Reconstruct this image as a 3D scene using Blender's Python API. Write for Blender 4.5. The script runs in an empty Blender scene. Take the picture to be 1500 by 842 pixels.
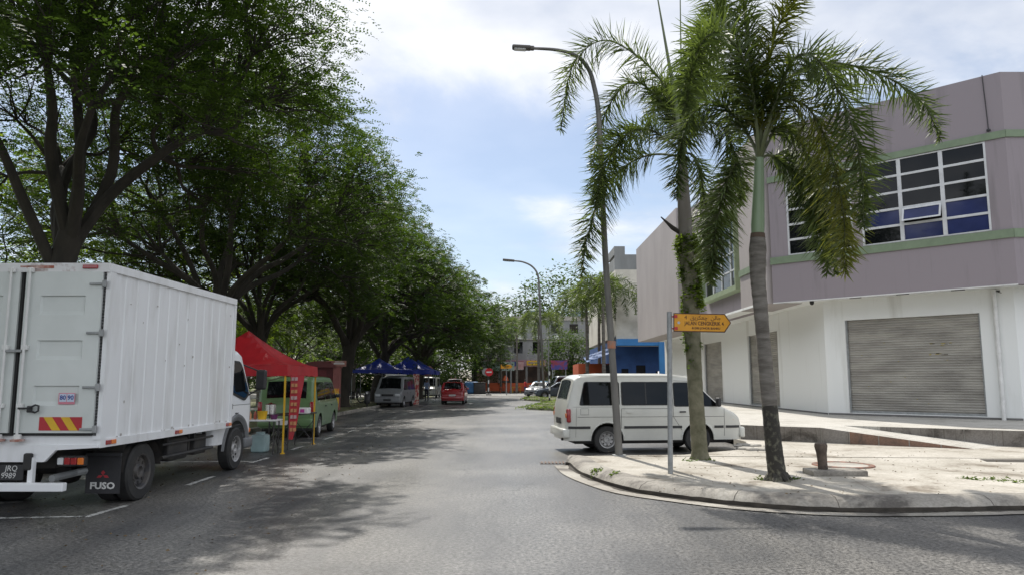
import bpy, bmesh, math, random
import numpy as np
from mathutils import Vector, Matrix
R = math.radians
PI = math.pi
scene = bpy.context.scene
COL = scene.collection
# ------------------------------------------------------------------ camera
F = 1083.0
PITCH = math.atan(136.0 / F)
CAMH = 1.6
cam_d = bpy.data.cameras.new('camera'); cam = bpy.data.objects.new('camera', cam_d); COL.objects.link(cam)
cam_d.sensor_width = 36; cam_d.lens = 36 * F / 1500; cam_d.clip_start = .05; cam_d.clip_end = 3000
cam.location = (0, 0, CAMH); cam.rotation_euler = (PI / 2 + PITCH, 0, 0)
scene.camera = cam
def ray(px, py):
    u = (px - 750) / F; v = (421 - py) / F; c, s = math.cos(PITCH), math.sin(PITCH)
    return Vector((u, c - v * s, s + v * c))
def at(px, py, Y):
    d = ray(px, py); t = Y / d.y
    return Vector((d.x * t, Y, CAMH + d.z * t))
def atz(px, py, z=0.0):
    d = ray(px, py); t = (z - CAMH) / d.z
    return Vector((d.x * t, d.y * t, z))
# ------------------------------------------------------------------ materials
def nd(nt, t, **kw):
    n = nt.nodes.new(t)
    for k, v in kw.items(): setattr(n, k, v)
    return n
MATS = {}
def mat(name, col, rough=.6, col2=None, scale=4, bump=0, bscale=40, metal=0, spec=.5, trans=None, detail=6, contrast=(.35, .65), coat=0, stretch=None, rvar=0):
    if name in MATS: return MATS[name]
    m = bpy.data.materials.new(name); m.use_nodes = True; nt = m.node_tree
    b = nt.nodes['Principled BSDF']; out = nt.nodes['Material Output']
    b.inputs['Roughness'].default_value = rough; b.inputs['Metallic'].default_value = metal
    b.inputs['Specular IOR Level'].default_value = spec
    if coat: b.inputs['Coat Weight'].default_value = coat; b.inputs['Coat Roughness'].default_value = .08
    c1 = (*col, 1); c2 = (*(col2 if col2 else tuple(min(1, x * .82) for x in col)), 1)
    tc = nd(nt, 'ShaderNodeTexCoord'); vec = tc.outputs['Object']
    if stretch:
        mp = nd(nt, 'ShaderNodeMapping'); mp.inputs['Scale'].default_value = stretch; nt.links.new(vec, mp.inputs[0]); vec = mp.outputs[0]
    n = nd(nt, 'ShaderNodeTexNoise'); n.inputs['Scale'].default_value = scale; n.inputs['Detail'].default_value = detail; n.inputs['Roughness'].default_value = .6
    nt.links.new(vec, n.inputs['Vector'])
    r = nd(nt, 'ShaderNodeValToRGB'); r.color_ramp.elements[0].position = contrast[0]; r.color_ramp.elements[1].position = contrast[1]
    r.color_ramp.elements[0].color = c2; r.color_ramp.elements[1].color = c1
    nt.links.new(n.outputs['Fac'], r.inputs[0]); nt.links.new(r.outputs[0], b.inputs['Base Color'])
    if rvar:
        mr = nd(nt, 'ShaderNodeMapRange'); mr.inputs['To Min'].default_value = rough + rvar; mr.inputs['To Max'].default_value = max(.02, rough - rvar)
        nt.links.new(n.outputs['Fac'], mr.inputs[0]); nt.links.new(mr.outputs[0], b.inputs['Roughness'])
    if bump:
        n2 = nd(nt, 'ShaderNodeTexNoise'); n2.inputs['Scale'].default_value = bscale; n2.inputs['Detail'].default_value = 4
        nt.links.new(vec, n2.inputs['Vector'])
        bp = nd(nt, 'ShaderNodeBump'); bp.inputs['Strength'].default_value = bump; bp.inputs['Distance'].default_value = .02
        nt.links.new(n2.outputs['Fac'], bp.inputs['Height']); nt.links.new(bp.outputs[0], b.inputs['Normal'])
    if trans:
        t = nd(nt, 'ShaderNodeBsdfTranslucent'); mx = nd(nt, 'ShaderNodeMixShader'); mx.inputs[0].default_value = trans[1]
        mc = nd(nt, 'ShaderNodeMix', data_type='RGBA', blend_type='MULTIPLY'); mc.inputs[0].default_value = 1
        nt.links.new(r.outputs[0], mc.inputs[6]); mc.inputs[7].default_value = (*trans[0], 1)
        nt.links.new(mc.outputs[2], t.inputs[0]); nt.links.new(b.outputs[0], mx.inputs[1]); nt.links.new(t.outputs[0], mx.inputs[2])
        nt.links.new(mx.outputs[0], out.inputs[0])
    MATS[name] = m
    return m
def glassmat(name, col=(.006, .007, .008), rough=.03):
    if name in MATS: return MATS[name]
    m = mat(name, col, rough, tuple(c * .7 for c in col), 1.5, spec=.3)
    return m
# ------------------------------------------------------------------ mesh builder
class MB:
    def __init__(s): s.v = []; s.f = []; s.m = []
    def add(s, vs, fs, mi=0):
        o = len(s.v); s.v += [tuple(v) for v in vs]; s.f += [tuple(i + o for i in f) for f in fs]; s.m += [mi] * len(fs); return s
    def box(s, c, size, rot=None, mi=0, taper=None):
        x, y, z = size[0] / 2, size[1] / 2, size[2] / 2
        tx, ty = taper if taper else (1, 1)
        P = [(-x, -y, -z), (x, -y, -z), (x, y, -z), (-x, y, -z), (-x * tx, -y * ty, z), (x * tx, -y * ty, z), (x * tx, y * ty, z), (-x * tx, y * ty, z)]
        M = rot if rot is not None else Matrix.Identity(3)
        s.add([Vector(c) + M @ Vector(p) for p in P], [(0, 3, 2, 1), (4, 5, 6, 7), (0, 1, 5, 4), (1, 2, 6, 5), (2, 3, 7, 6), (3, 0, 4, 7)], mi); return s
    def rbox(s, c, size, r=.02, seg=2, rot=None, mi=0):
        bm = bmesh.new(); bmesh.ops.create_cube(bm, size=1)
        bmesh.ops.scale(bm, vec=size, verts=bm.verts)
        r = min(r, min(size) * .45)
        bmesh.ops.bevel(bm, geom=list(bm.edges), offset=r, segments=seg, profile=.5, affect='EDGES')
        M = rot if rot is not None else Matrix.Identity(3)
        bm.verts.ensure_lookup_table()
        s.add([Vector(c) + M @ v.co for v in bm.verts], [[v.index for v in f.verts] for f in bm.faces], mi); bm.free(); return s
    def tube(s, pts, rad, n=8, caps=True, mi=0):
        pts = [Vector(p) for p in pts]; k = len(pts)
        if not hasattr(rad, '__len__'): rad = [rad] * k
        T = [(pts[min(i + 1, k - 1)] - pts[max(i - 1, 0)]).normalized() for i in range(k)]
        a = Vector((0, 0, 1)) if abs(T[0].z) < .9 else Vector((1, 0, 0))
        N = T[0].cross(a).normalized(); vs = []
        for i in range(k):
            N = (N - T[i] * N.dot(T[i])).normalized(); B = T[i].cross(N)
            for j in range(n):
                an = 2 * PI * j / n; vs.append(pts[i] + (N * math.cos(an) + B * math.sin(an)) * rad[i])
        fs = [(i * n + j, i * n + (j + 1) % n, (i + 1) * n + (j + 1) % n, (i + 1) * n + j) for i in range(k - 1) for j in range(n)]
        if caps: fs += [tuple(range(n - 1, -1, -1)), tuple((k - 1) * n + j for j in range(n))]
        s.add(vs, fs, mi); return s
    def lathe(s, prof, c=(0, 0, 0), axis='Z', n=24, mi=0, closed=False):
        vs = []; k = len(prof); c = Vector(c)
        for r, h in prof:
            for j in range(n):
                a = 2 * PI * j / n; p = Vector((r * math.cos(a), r * math.sin(a), h))
                if axis == 'Y': p = Vector((p.x, p.z, p.y))
                if axis == 'X': p = Vector((p.z, p.x, p.y))
                vs.append(c + p)
        kk = k if closed else k - 1
        fs = [(i * n + j, i * n + (j + 1) % n, ((i + 1) % k) * n + (j + 1) % n, ((i + 1) % k) * n + j) for i in range(kk) for j in range(n)]
        if not closed:
            if prof[0][0] > 1e-4: fs.append(tuple(range(n - 1, -1, -1)))
            if prof[-1][0] > 1e-4: fs.append(tuple((k - 1) * n + j for j in range(n)))
        s.add(vs, fs, mi); return s
    def prism(s, poly, z0, z1, mi=0):     # poly in xy
        n = len(poly); vs = [(x, y, z0) for x, y in poly] + [(x, y, z1) for x, y in poly]
        s.add(vs, [tuple(range(n - 1, -1, -1)), tuple(range(n, 2 * n))] + [(i, (i + 1) % n, n + (i + 1) % n, n + i) for i in range(n)], mi); return s
    def slab(s, P, nrm, th, mi=0):        # planar polygon P extruded by th along nrm
        n = len(P); nrm = Vector(nrm).normalized() * th
        vs = [Vector(p) for p in P] + [Vector(p) + nrm for p in P]
        s.add(vs, [tuple(range(n - 1, -1, -1)), tuple(range(n, 2 * n))] + [(i, (i + 1) % n, n + (i + 1) % n, n + i) for i in range(n)], mi); return s
    def build(s, name, mats, parent=None, smooth=False, label=None, angle=35):
        me = bpy.data.meshes.new(name); me.from_pydata(s.v, [], s.f); 
        if not isinstance(mats, (list, tuple)): mats = [mats]
        for m in mats: me.materials.append(m)
        if len(mats) > 1: me.polygons.foreach_set('material_index', s.m)
        bm = bmesh.new(); bm.from_mesh(me); bmesh.ops.recalc_face_normals(bm, faces=bm.faces)
        if smooth:
            for e in bm.edges:
                if len(e.link_faces) == 2 and e.calc_face_angle(0) > R(angle): e.smooth = False
            for f in bm.faces: f.smooth = True
        bm.to_mesh(me); bm.free()
        o = bpy.data.objects.new(name, me); COL.objects.link(o)
        if parent is not None: o.parent = parent
        if label: o['label'] = label
        return o
def tag(o, label=None, cat=None, group=None, kind=None):
    if label: o['label'] = label
    if cat: o['category'] = cat
    if group: o['group'] = group
    if kind: o['kind'] = kind
    return o
def thing(name, label, cat, loc=(0, 0, 0), rz=0, group=None):
    o = bpy.data.objects.new(name, None); COL.objects.link(o); o.location = loc; o.rotation_euler = (0, 0, rz); o.empty_display_size = .3
    return tag(o, label, cat, group)
def copy_tree(o, parent=None, loc=None, rz=None, label=None, scale=None):
    c = o.copy(); COL.objects.link(c)
    if parent is not None: c.parent = parent
    for ch in list(o.children): copy_tree(ch, c)
    if loc is not None: c.location = loc
    if rz is not None: c.rotation_euler = (0, 0, rz)
    if label: c['label'] = label
    if scale: c.scale = (scale,) * 3
    return c
def npmesh(name, V, Fq, m, parent=None, k=4, smooth=False):
    me = bpy.data.meshes.new(name); nv = len(V); nf = len(Fq)
    me.vertices.add(nv); me.vertices.foreach_set('co', np.asarray(V, dtype=np.float32).ravel())
    me.loops.add(nf * k); me.loops.foreach_set('vertex_index', np.asarray(Fq, dtype=np.int32).ravel())
    me.polygons.add(nf); me.polygons.foreach_set('loop_start', np.arange(nf, dtype=np.int32) * k); me.polygons.foreach_set('loop_total', np.full(nf, k, dtype=np.int32))
    if smooth: me.polygons.foreach_set('use_smooth', np.ones(nf, dtype=bool))
    me.update(calc_edges=True); me.materials.append(m)
    o = bpy.data.objects.new(name, me); COL.objects.link(o)
    if parent is not None: o.parent = parent
    return o
def text(s, name, m, parent, size, M, ext=.002, align='CENTER', sx=1, bold=0, label=None, shear=0):
    cu = bpy.data.curves.new(name, 'FONT'); cu.body = s; cu.size = size; cu.align_x = align; cu.align_y = 'CENTER'; cu.extrude = ext; cu.offset = bold; cu.resolution_u = 2; cu.shear = shear
    t = bpy.data.objects.new(name, cu); COL.objects.link(t)
    dg = bpy.context.evaluated_depsgraph_get(); me = bpy.data.meshes.new_from_object(t.evaluated_get(dg)); bpy.data.objects.remove(t)
    me.transform(M @ Matrix.Diagonal((sx, 1, 1, 1))); me.materials.clear(); me.materials.append(m)
    o = bpy.data.objects.new(name, me); COL.objects.link(o); o.parent = parent
    if label: o['label'] = label
    return o
def frame(o, xa, ya):      # matrix placing XY text plane: x axis xa, y axis ya at o
    xa = Vector(xa).normalized(); ya = Vector(ya).normalized(); z = xa.cross(ya)
    M = Matrix.Identity(4)
    for i in range(3): M[i][0] = xa[i]; M[i][1] = ya[i]; M[i][2] = z[i]; M[i][3] = o[i]
    return M
def catmull(P, n):
    P = [Vector(p) for p in P]; P = [P[0] * 2 - P[1]] + P + [P[-1] * 2 - P[-2]]; out = []
    for i in range(1, len(P) - 2):
        for k in range(n):
            t = k / n; a, b, c, d = P[i - 1:i + 3]
            out.append(.5 * ((2 * b) + (c - a) * t + (2 * a - 5 * b + 4 * c - d) * t * t + (3 * b - a - 3 * c + d) * t ** 3))
    out.append(P[-2]); return out
def rpoly(P, r=.04, n=4):      # round the corners of a 2D polygon
    out = []; k = len(P)
    for i in range(k):
        a = Vector(P[i - 1]); b = Vector(P[i]); c = Vector(P[(i + 1) % k])
        d1 = (a - b); d2 = (c - b); rr = min(r, d1.length * .45, d2.length * .45)
        p = b + d1.normalized() * rr; q = b + d2.normalized() * rr
        for j in range(n + 1):
            t = j / n; out.append(tuple((1 - t) ** 2 * p + 2 * t * (1 - t) * b + t * t * q))
    return out
# palette
M_white = mat('truck_white_paint', (.76, .77, .78), .34, (.60, .60, .59), 1.6, coat=.3, bump=.06, bscale=2.5, detail=12, contrast=(.28, .50), stretch=(1.5, 1.5, .35))
M_vanwhite = mat('van_white_paint', (.60, .60, .55), .3, (.52, .52, .48), 1.1, coat=.35)
M_black = mat('black_rubber', (.018, .018, .019), .75, (.03, .029, .027), 6)
M_dark = mat('dark_chassis', (.02, .02, .022), .6, (.045, .04, .035), 5)
M_trim = mat('black_plastic_trim', (.025, .025, .026), .5)
M_glass = glassmat('tinted_glass')
M_glass2 = glassmat('clear_dark_glass', (.05, .06, .065))
M_chrome = mat('chrome_metal', (.6, .6, .6), .25, metal=1)
M_galv = mat('galvanised_steel', (.33, .34, .34), .5, (.24, .25, .25), 9, metal=.3)
M_redl = mat('red_lens', (.32, .015, .02), .15, coat=.6)
M_orl = mat('orange_lens', (.75, .19, .02), .15, coat=.6)
M_whl = mat('clear_lens', (.6, .62, .63), .12, coat=.6)
M_red = mat('red_paint', (.30, .010, .015), .25, (.25, .009, .013), 2, coat=.7)
M_yel = mat('yellow_paint', (.70, .42, .02), .45)
M_conc = mat('weathered_concrete', (.42, .40, .36), .85, (.24, .22, .19), 1.4, bump=.25, bscale=25, detail=10)
M_signred = mat('sign_red', (.45, .02, .03), .4)
M_pwhite = mat('plain_white', (.72, .72, .70), .5)
# ------------------------------------------------------------------ world and sun
SUN_EL, SUN_AZ = 52.0, 16.0            # azimuth to the left of the viewing direction
w = bpy.data.worlds.new('World'); scene.world = w; w.use_nodes = True; nt = w.node_tree
bg = nt.nodes['Background']
sky = nd(nt, 'ShaderNodeTexSky', sky_type='NISHITA'); sky.sun_disc = False
sky.sun_elevation = R(SUN_EL); sky.sun_rotation = R(-SUN_AZ); sky.air_density = 1.0; sky.dust_density = .9; sky.ozone_density = 1.6
tc = nd(nt, 'ShaderNodeTexCoord'); sp = nd(nt, 'ShaderNodeSeparateXYZ'); nt.links.new(tc.outputs['Generated'], sp.inputs[0])
za = nd(nt, 'ShaderNodeMath', operation='ADD'); za.inputs[1].default_value = .16; nt.links.new(sp.outputs[2], za.inputs[0])
zm = nd(nt, 'ShaderNodeMath', operation='MAXIMUM'); zm.inputs[1].default_value = .05; nt.links.new(za.outputs[0], zm.inputs[0])
dx = nd(nt, 'ShaderNodeMath', operation='DIVIDE'); nt.links.new(sp.outputs[0], dx.inputs[0]); nt.links.new(zm.outputs[0], dx.inputs[1])
dy = nd(nt, 'ShaderNodeMath', operation='DIVIDE'); nt.links.new(sp.outputs[1], dy.inputs[0]); nt.links.new(zm.outputs[0], dy.inputs[1])
cb = nd(nt, 'ShaderNodeCombineXYZ'); nt.links.new(dx.outputs[0], cb.inputs[0]); nt.links.new(dy.outputs[0], cb.inputs[1])
cb.inputs[2].default_value = 3.7
n1 = nd(nt, 'ShaderNodeTexNoise'); n1.inputs['Scale'].default_value = 1.15; n1.inputs['Detail'].default_value = 9; n1.inputs['Roughness'].default_value = .56; n1.inputs['Distortion'].default_value = .35
nt.links.new(cb.outputs[0], n1.inputs['Vector'])
# more cloud high up, as above the street
add = nd(nt, 'ShaderNodeMapRange'); add.inputs['From Min'].default_value = .30; add.inputs['From Max'].default_value = .50; add.inputs['To Min'].default_value = -.035; add.inputs['To Max'].default_value = .22
nt.links.new(sp.outputs[2], add.inputs[0])
sm = nd(nt, 'ShaderNodeMath', operation='ADD'); nt.links.new(n1.outputs['Fac'], sm.inputs[0]); nt.links.new(add.outputs[0], sm.inputs[1])
cr = nd(nt, 'ShaderNodeValToRGB'); cr.color_ramp.elements[0].position = .43; cr.color_ramp.elements[1].position = .66; cr.color_ramp.interpolation = 'EASE'
cr.color_ramp.elements[0].color = (0.18,) * 3 + (1,); cr.color_ramp.elements[1].color = (.92,) * 3 + (1,)
nt.links.new(sm.outputs[0], cr.inputs[0])
# cloud body: bright rims and greyer hearts
n2 = nd(nt, 'ShaderNodeTexNoise'); n2.inputs['Scale'].default_value = 2.3; n2.inputs['Detail'].default_value = 7; nt.links.new(cb.outputs[0], n2.inputs['Vector'])
cc = nd(nt, 'ShaderNodeValToRGB'); cc.color_ramp.elements[0].position = .36; cc.color_ramp.elements[1].position = .62
cc.color_ramp.elements[0].color = (5.4, 5.9, 6.9, 1); cc.color_ramp.elements[1].color = (8.6, 8.7, 9.0, 1)
nt.links.new(n2.outputs['Fac'], cc.inputs[0])
# brighter, fuller unseen cloud added behind the viewer to light shaded sides
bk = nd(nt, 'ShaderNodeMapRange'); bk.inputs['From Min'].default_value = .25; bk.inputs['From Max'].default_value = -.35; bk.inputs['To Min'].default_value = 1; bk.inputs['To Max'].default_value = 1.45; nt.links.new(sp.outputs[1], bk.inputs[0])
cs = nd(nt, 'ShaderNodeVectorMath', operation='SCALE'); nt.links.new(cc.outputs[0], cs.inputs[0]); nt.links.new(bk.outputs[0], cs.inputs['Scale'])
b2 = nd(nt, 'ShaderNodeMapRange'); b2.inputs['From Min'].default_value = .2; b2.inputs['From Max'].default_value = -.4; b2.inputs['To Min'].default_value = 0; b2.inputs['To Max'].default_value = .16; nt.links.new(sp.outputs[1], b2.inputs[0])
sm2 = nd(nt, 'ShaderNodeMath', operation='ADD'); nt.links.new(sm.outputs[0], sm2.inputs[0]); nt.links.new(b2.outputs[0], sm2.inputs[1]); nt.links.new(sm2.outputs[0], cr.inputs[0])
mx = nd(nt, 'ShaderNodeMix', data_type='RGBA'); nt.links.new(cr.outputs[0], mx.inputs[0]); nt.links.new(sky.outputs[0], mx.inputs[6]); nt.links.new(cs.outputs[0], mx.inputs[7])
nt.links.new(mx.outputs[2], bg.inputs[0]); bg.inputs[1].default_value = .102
sd = bpy.data.lights.new('sun', 'SUN'); sd.energy = 4.6; sd.angle = R(.6); sd.color = (1, .95, .87)
so = bpy.data.objects.new('sun', sd); COL.objects.link(so); so.location = (0, 0, 30)
d = Vector((math.sin(R(SUN_AZ)) * math.cos(R(SUN_EL)), -math.cos(R(SUN_AZ)) * math.cos(R(SUN_EL)), -math.sin(R(SUN_EL))))
so.rotation_euler = d.to_track_quat('-Z', 'Y').to_euler()
vs = scene.view_settings; vs.view_transform = 'Standard'; vs.look = 'None'; vs.gamma = 1; vs.exposure = .3; vs.use_curve_mapping = False
scene.cycles.max_bounces = 6; scene.cycles.transparent_max_bounces = 6; scene.cycles.sample_clamp_indirect = 6
# ------------------------------------------------------------------ ground materials
def asphalt():
    m = bpy.data.materials.new('asphalt'); m.use_nodes = True; nt = m.node_tree; b = nt.nodes['Principled BSDF']
    tc = nd(nt, 'ShaderNodeTexCoord'); v = tc.outputs['Object']
    big = nd(nt, 'ShaderNodeTexNoise'); big.inputs['Scale'].default_value = .35; big.inputs['Detail'].default_value = 8; nt.links.new(v, big.inputs['Vector'])
    mp = nd(nt, 'ShaderNodeMapping'); mp.inputs['Scale'].default_value = (1.1, .12, 1); nt.links.new(v, mp.inputs[0])
    stk = nd(nt, 'ShaderNodeTexNoise'); stk.inputs['Scale'].default_value = 1.2; stk.inputs['Detail'].default_value = 6; nt.links.new(mp.outputs[0], stk.inputs['Vector'])
    fine = nd(nt, 'ShaderNodeTexVoronoi'); fine.inputs['Scale'].default_value = 75; nt.links.new(v, fine.inputs['Vector'])
    fn = nd(nt, 'ShaderNodeTexNoise'); fn.inputs['Scale'].default_value = 24; fn.inputs['Detail'].default_value = 4; fn.inputs['Roughness'].default_value = .85; nt.links.new(v, fn.inputs['Vector'])
    a = nd(nt, 'ShaderNodeMath', operation='ADD'); nt.links.new(big.outputs['Fac'], a.inputs[0]); nt.links.new(stk.outputs['Fac'], a.inputs[1])
    r = nd(nt, 'ShaderNodeValToRGB'); r.color_ramp.elements[0].position = .75; r.color_ramp.elements[1].position = 1.0 
    h = nd(nt, 'ShaderNodeMath', operation='MULTIPLY'); h.inputs[1].default_value = .85; nt.links.new(a.outputs[0], h.inputs[0])
    r.color_ramp.elements[0].color = (.040, .041, .043, 1); r.color_ramp.elements[1].color = (.112, .109, .104, 1); nt.links.new(h.outputs[0], r.inputs[0])
    r2 = nd(nt, 'ShaderNodeValToRGB'); r2.color_ramp.elements[0].position = .38; r2.color_ramp.elements[1].position = .64
    r2.color_ramp.elements[0].color = (.10, .10, .105, 1); r2.color_ramp.elements[1].color = (2.6, 2.55, 2.45, 1); nt.links.new(fn.outputs['Fac'], r2.inputs[0])
    mu = nd(nt, 'ShaderNodeMix', data_type='RGBA', blend_type='MULTIPLY'); mu.inputs[0].default_value = 1
    nt.links.new(r.outputs[0], mu.inputs[6]); nt.links.new(r2.outputs[0], mu.inputs[7])
    # cracks: thin dark network
    cv = nd(nt, 'ShaderNodeTexVoronoi', feature='DISTANCE_TO_EDGE'); cv.inputs['Scale'].default_value = .28
    dn = nd(nt, 'ShaderNodeTexNoise'); dn.inputs['Scale'].default_value = 1.3; dn.inputs['Detail'].default_value = 8; nt.links.new(v, dn.inputs['Vector'])
    mxv = nd(nt, 'ShaderNodeMix', data_type='RGBA', blend_type='LINEAR_LIGHT'); mxv.inputs[0].default_value = .6; nt.links.new(v, mxv.inputs[6]); nt.links.new(dn.outputs['Color'], mxv.inputs[7]); nt.links.new(mxv.outputs[2], cv.inputs['Vector'])
    cr = nd(nt, 'ShaderNodeValToRGB'); cr.color_ramp.elements[0].position = 0; cr.color_ramp.elements[1].position = .006; cr.color_ramp.elements[0].color = (.5, .5, .5, 1); cr.color_ramp.elements[1].color = (1, 1, 1, 1)
    nt.links.new(cv.outputs['Distance'], cr.inputs[0])
    m2 = nd(nt, 'ShaderNodeMix', data_type='RGBA', blend_type='MULTIPLY'); m2.inputs[0].default_value = 1; nt.links.new(mu.outputs[2], m2.inputs[6]); nt.links.new(cr.outputs[0], m2.inputs[7])
    nt.links.new(m2.outputs[2], b.inputs['Base Color'])
    rr = nd(nt, 'ShaderNodeMapRange'); rr.inputs['From Min'].default_value = .3; rr.inputs['From Max'].default_value = .7; rr.inputs['To Min'].default_value = .50; rr.inputs['To Max'].default_value = .30; nt.links.new(stk.outputs['Fac'], rr.inputs[0]); nt.links.new(rr.outputs[0], b.inputs['Roughness'])
    b.inputs['Specular IOR Level'].default_value = .5
    bp = nd(nt, 'ShaderNodeBump'); bp.inputs['Strength'].default_value = .55; bp.inputs['Distance'].default_value = .012; nt.links.new(fn.outputs['Fac'], bp.inputs['Height']); nt.links.new(bp.outputs[0], b.inputs['Normal'])
    return m
M_asph = asphalt()
def pavemat(name, c1, c2, dirt, grid=None):
    m = bpy.data.materials.new(name); m.use_nodes = True; nt = m.node_tree; b = nt.nodes['Principled BSDF']; b.inputs['Roughness'].default_value = .8
    tc = nd(nt, 'ShaderNodeTexCoord'); v = tc.outputs['Object']
    n = nd(nt, 'ShaderNodeTexNoise'); n.inputs['Scale'].default_value = .9; n.inputs['Detail'].default_value = 12; n.inputs['Roughness'].default_value = .68; n.inputs['Distortion'].default_value = .4; nt.links.new(v, n.inputs['Vector'])
    r = nd(nt, 'ShaderNodeValToRGB'); e = r.color_ramp.elements; e[0].position = .36; e[0].color = (*dirt, 1); e[1].position = .62; e[1].color = (*c1, 1); k = e.new(.46); k.color = (*c2, 1)
    nt.links.new(n.outputs['Fac'], r.inputs[0]); last = r.outputs[0]
    f = nd(nt, 'ShaderNodeTexNoise'); f.inputs['Scale'].default_value = 30; f.inputs['Detail'].default_value = 5; nt.links.new(v, f.inputs['Vector'])
    r3 = nd(nt, 'ShaderNodeValToRGB'); r3.color_ramp.elements[0].position = .3; r3.color_ramp.elements[0].color = (.72, .72, .7, 1); r3.color_ramp.elements[1].position = .6; r3.color_ramp.elements[1].color = (1, 1, 1, 1); nt.links.new(f.outputs['Fac'], r3.inputs[0])
    m1 = nd(nt, 'ShaderNodeMix', data_type='RGBA', blend_type='MULTIPLY'); m1.inputs[0].default_value = 1; nt.links.new(last, m1.inputs[6]); nt.links.new(r3.outputs[0], m1.inputs[7]); last = m1.outputs[2]
    if grid:
        mp = nd(nt, 'ShaderNodeMapping'); mp.inputs['Rotation'].default_value = (0, 0, R(grid[2])); nt.links.new(v, mp.inputs[0])
        br = nd(nt, 'ShaderNodeTexBrick'); br.offset = grid[3]; br.inputs['Scale'].default_value = 1; br.inputs['Brick Width'].default_value = grid[0]; br.inputs['Row Height'].default_value = grid[1]; br.inputs['Mortar Size'].default_value = .006
        br.inputs['Color1'].default_value = (1, 1, 1, 1); br.inputs['Color2'].default_value = (.86, .86, .85, 1); br.inputs['Mortar'].default_value = (.5, .48, .44, 1); nt.links.new(mp.outputs[0], br.inputs['Vector'])
        m2 = nd(nt, 'ShaderNodeMix', data_type='RGBA', blend_type='MULTIPLY'); m2.inputs[0].default_value = .75; nt.links.new(last, m2.inputs[6]); nt.links.new(br.outputs[0], m2.inputs[7]); last = m2.outputs[2]
    nt.links.new(last, b.inputs['Base Color'])
    bp = nd(nt, 'ShaderNodeBump'); bp.inputs['Strength'].default_value = .3; bp.inputs['Distance'].default_value = .015; nt.links.new(n.outputs['Fac'], bp.inputs['Height']); nt.links.new(bp.outputs[0], b.inputs['Normal'])
    return m
M_pave = pavemat('island_concrete', (.48, .45, .40), (.38, .35, .30), (.17, .14, .105), (2.6, 2.6, 12, 0))
M_kerb = pavemat('kerb_concrete', (.36, .34, .30), (.25, .23, .20), (.09, .08, .07))
M_walk = pavemat('walkway_tiles', (.50, .48, .44), (.46, .44, .40), (.34, .32, .28), (.3, .3, 45, 0))
M_granite = pavemat('ramp_side_stone', (.25, .23, .21), (.20, .18, .16), (.07, .06, .05), (.6, .6, 0, 0))
M_grass = mat('verge_grass', (.075, .105, .022), .9, (.10, .075, .045), 1.2, bump=.6, bscale=30, detail=12)
M_paint = mat('road_marking_paint', (.50, .50, .47), .6, (.13, .13, .125), 9, detail=10, contrast=(.38, .55))
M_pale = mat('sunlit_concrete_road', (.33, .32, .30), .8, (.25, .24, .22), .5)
def struct(name, mb, m, smooth=False):
    o = mb.build(name, m, None, smooth); o['kind'] = 'structure'; return o
# ground: one sheet to the horizon, slightly below the road
g = MB(); g.add([(-900, -300, -.02), (900, -300, -.02), (900, 1800, -.02), (-900, 1800, -.02)], [(0, 1, 2, 3)]); struct('ground', g, M_grass)
g = MB(); g.add([(-8.0, -12, 0), (40, -12, 0), (40, 150, 0), (-8.0, 150, 0)], [(0, 1, 2, 3)]); struct('road', g, M_asph)
# cross street at the far end, sunlit
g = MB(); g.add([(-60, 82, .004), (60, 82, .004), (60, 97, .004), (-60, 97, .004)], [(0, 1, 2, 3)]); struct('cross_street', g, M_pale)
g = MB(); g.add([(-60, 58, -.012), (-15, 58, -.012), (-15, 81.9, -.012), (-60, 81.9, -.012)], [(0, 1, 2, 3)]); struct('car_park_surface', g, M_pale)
# left verge raised behind a kerb
g = MB(); g.prism([(-8.16, -12), (-8.16, 62), (-9, 64), (-70, 64), (-70, -12)], -.4, .10); struct('verge', g, M_grass)
g = MB()
for i in range(74):
    y = -12 + i; g.rbox((-8.08, y + .5, .03), (.15, .985, .22), .025, 2)
struct('left_kerb', g, M_kerb)
# footpath strip on the verge
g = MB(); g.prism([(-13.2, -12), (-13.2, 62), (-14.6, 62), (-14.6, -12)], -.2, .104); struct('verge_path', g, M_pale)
# parking marks
def strip(mb, a, b, w, z=.004):
    a = Vector(a); b = Vector(b); d = (b - a).normalized(); n = Vector((-d.y, d.x)) * w / 2
    k = max(1, int((b - a).length / .5)); 
    for i in range(k):
        p = a + (b - a) * i / k; q = a + (b - a) * (i + 1) / k
        mb.add([(p.x - n.x, p.y - n.y, z), (q.x - n.x, q.y - n.y, z), (q.x + n.x, q.y + n.y, z), (p.x + n.x, p.y + n.y, z)], [(0, 1, 2, 3)])
g = MB()
for (p, q) in (((125, 757), (185, 740)), ((275, 710), (313, 697)), ((366, 677.5), (393, 670))):
    a = atz(*p); b = atz(*q); strip(g, a.xy, b.xy, .09)
for k in range(3, 12):
    strip(g, (-5.15, 8.6 + k * 3.0), (-5.15, 9.6 + k * 3.0), .09)
strip(g, (-7.9, 8.72), (-5.06, 9.05), .09)
for k in range(3): strip(g, (-7.9, 14.9 + k * 6), (-5.2, 15.1 + k * 6), .09)
strip(g, (-7.6, 9.75), (-6.5, 10.1), .09)
struct('parking_markings', g, M_paint)
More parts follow.
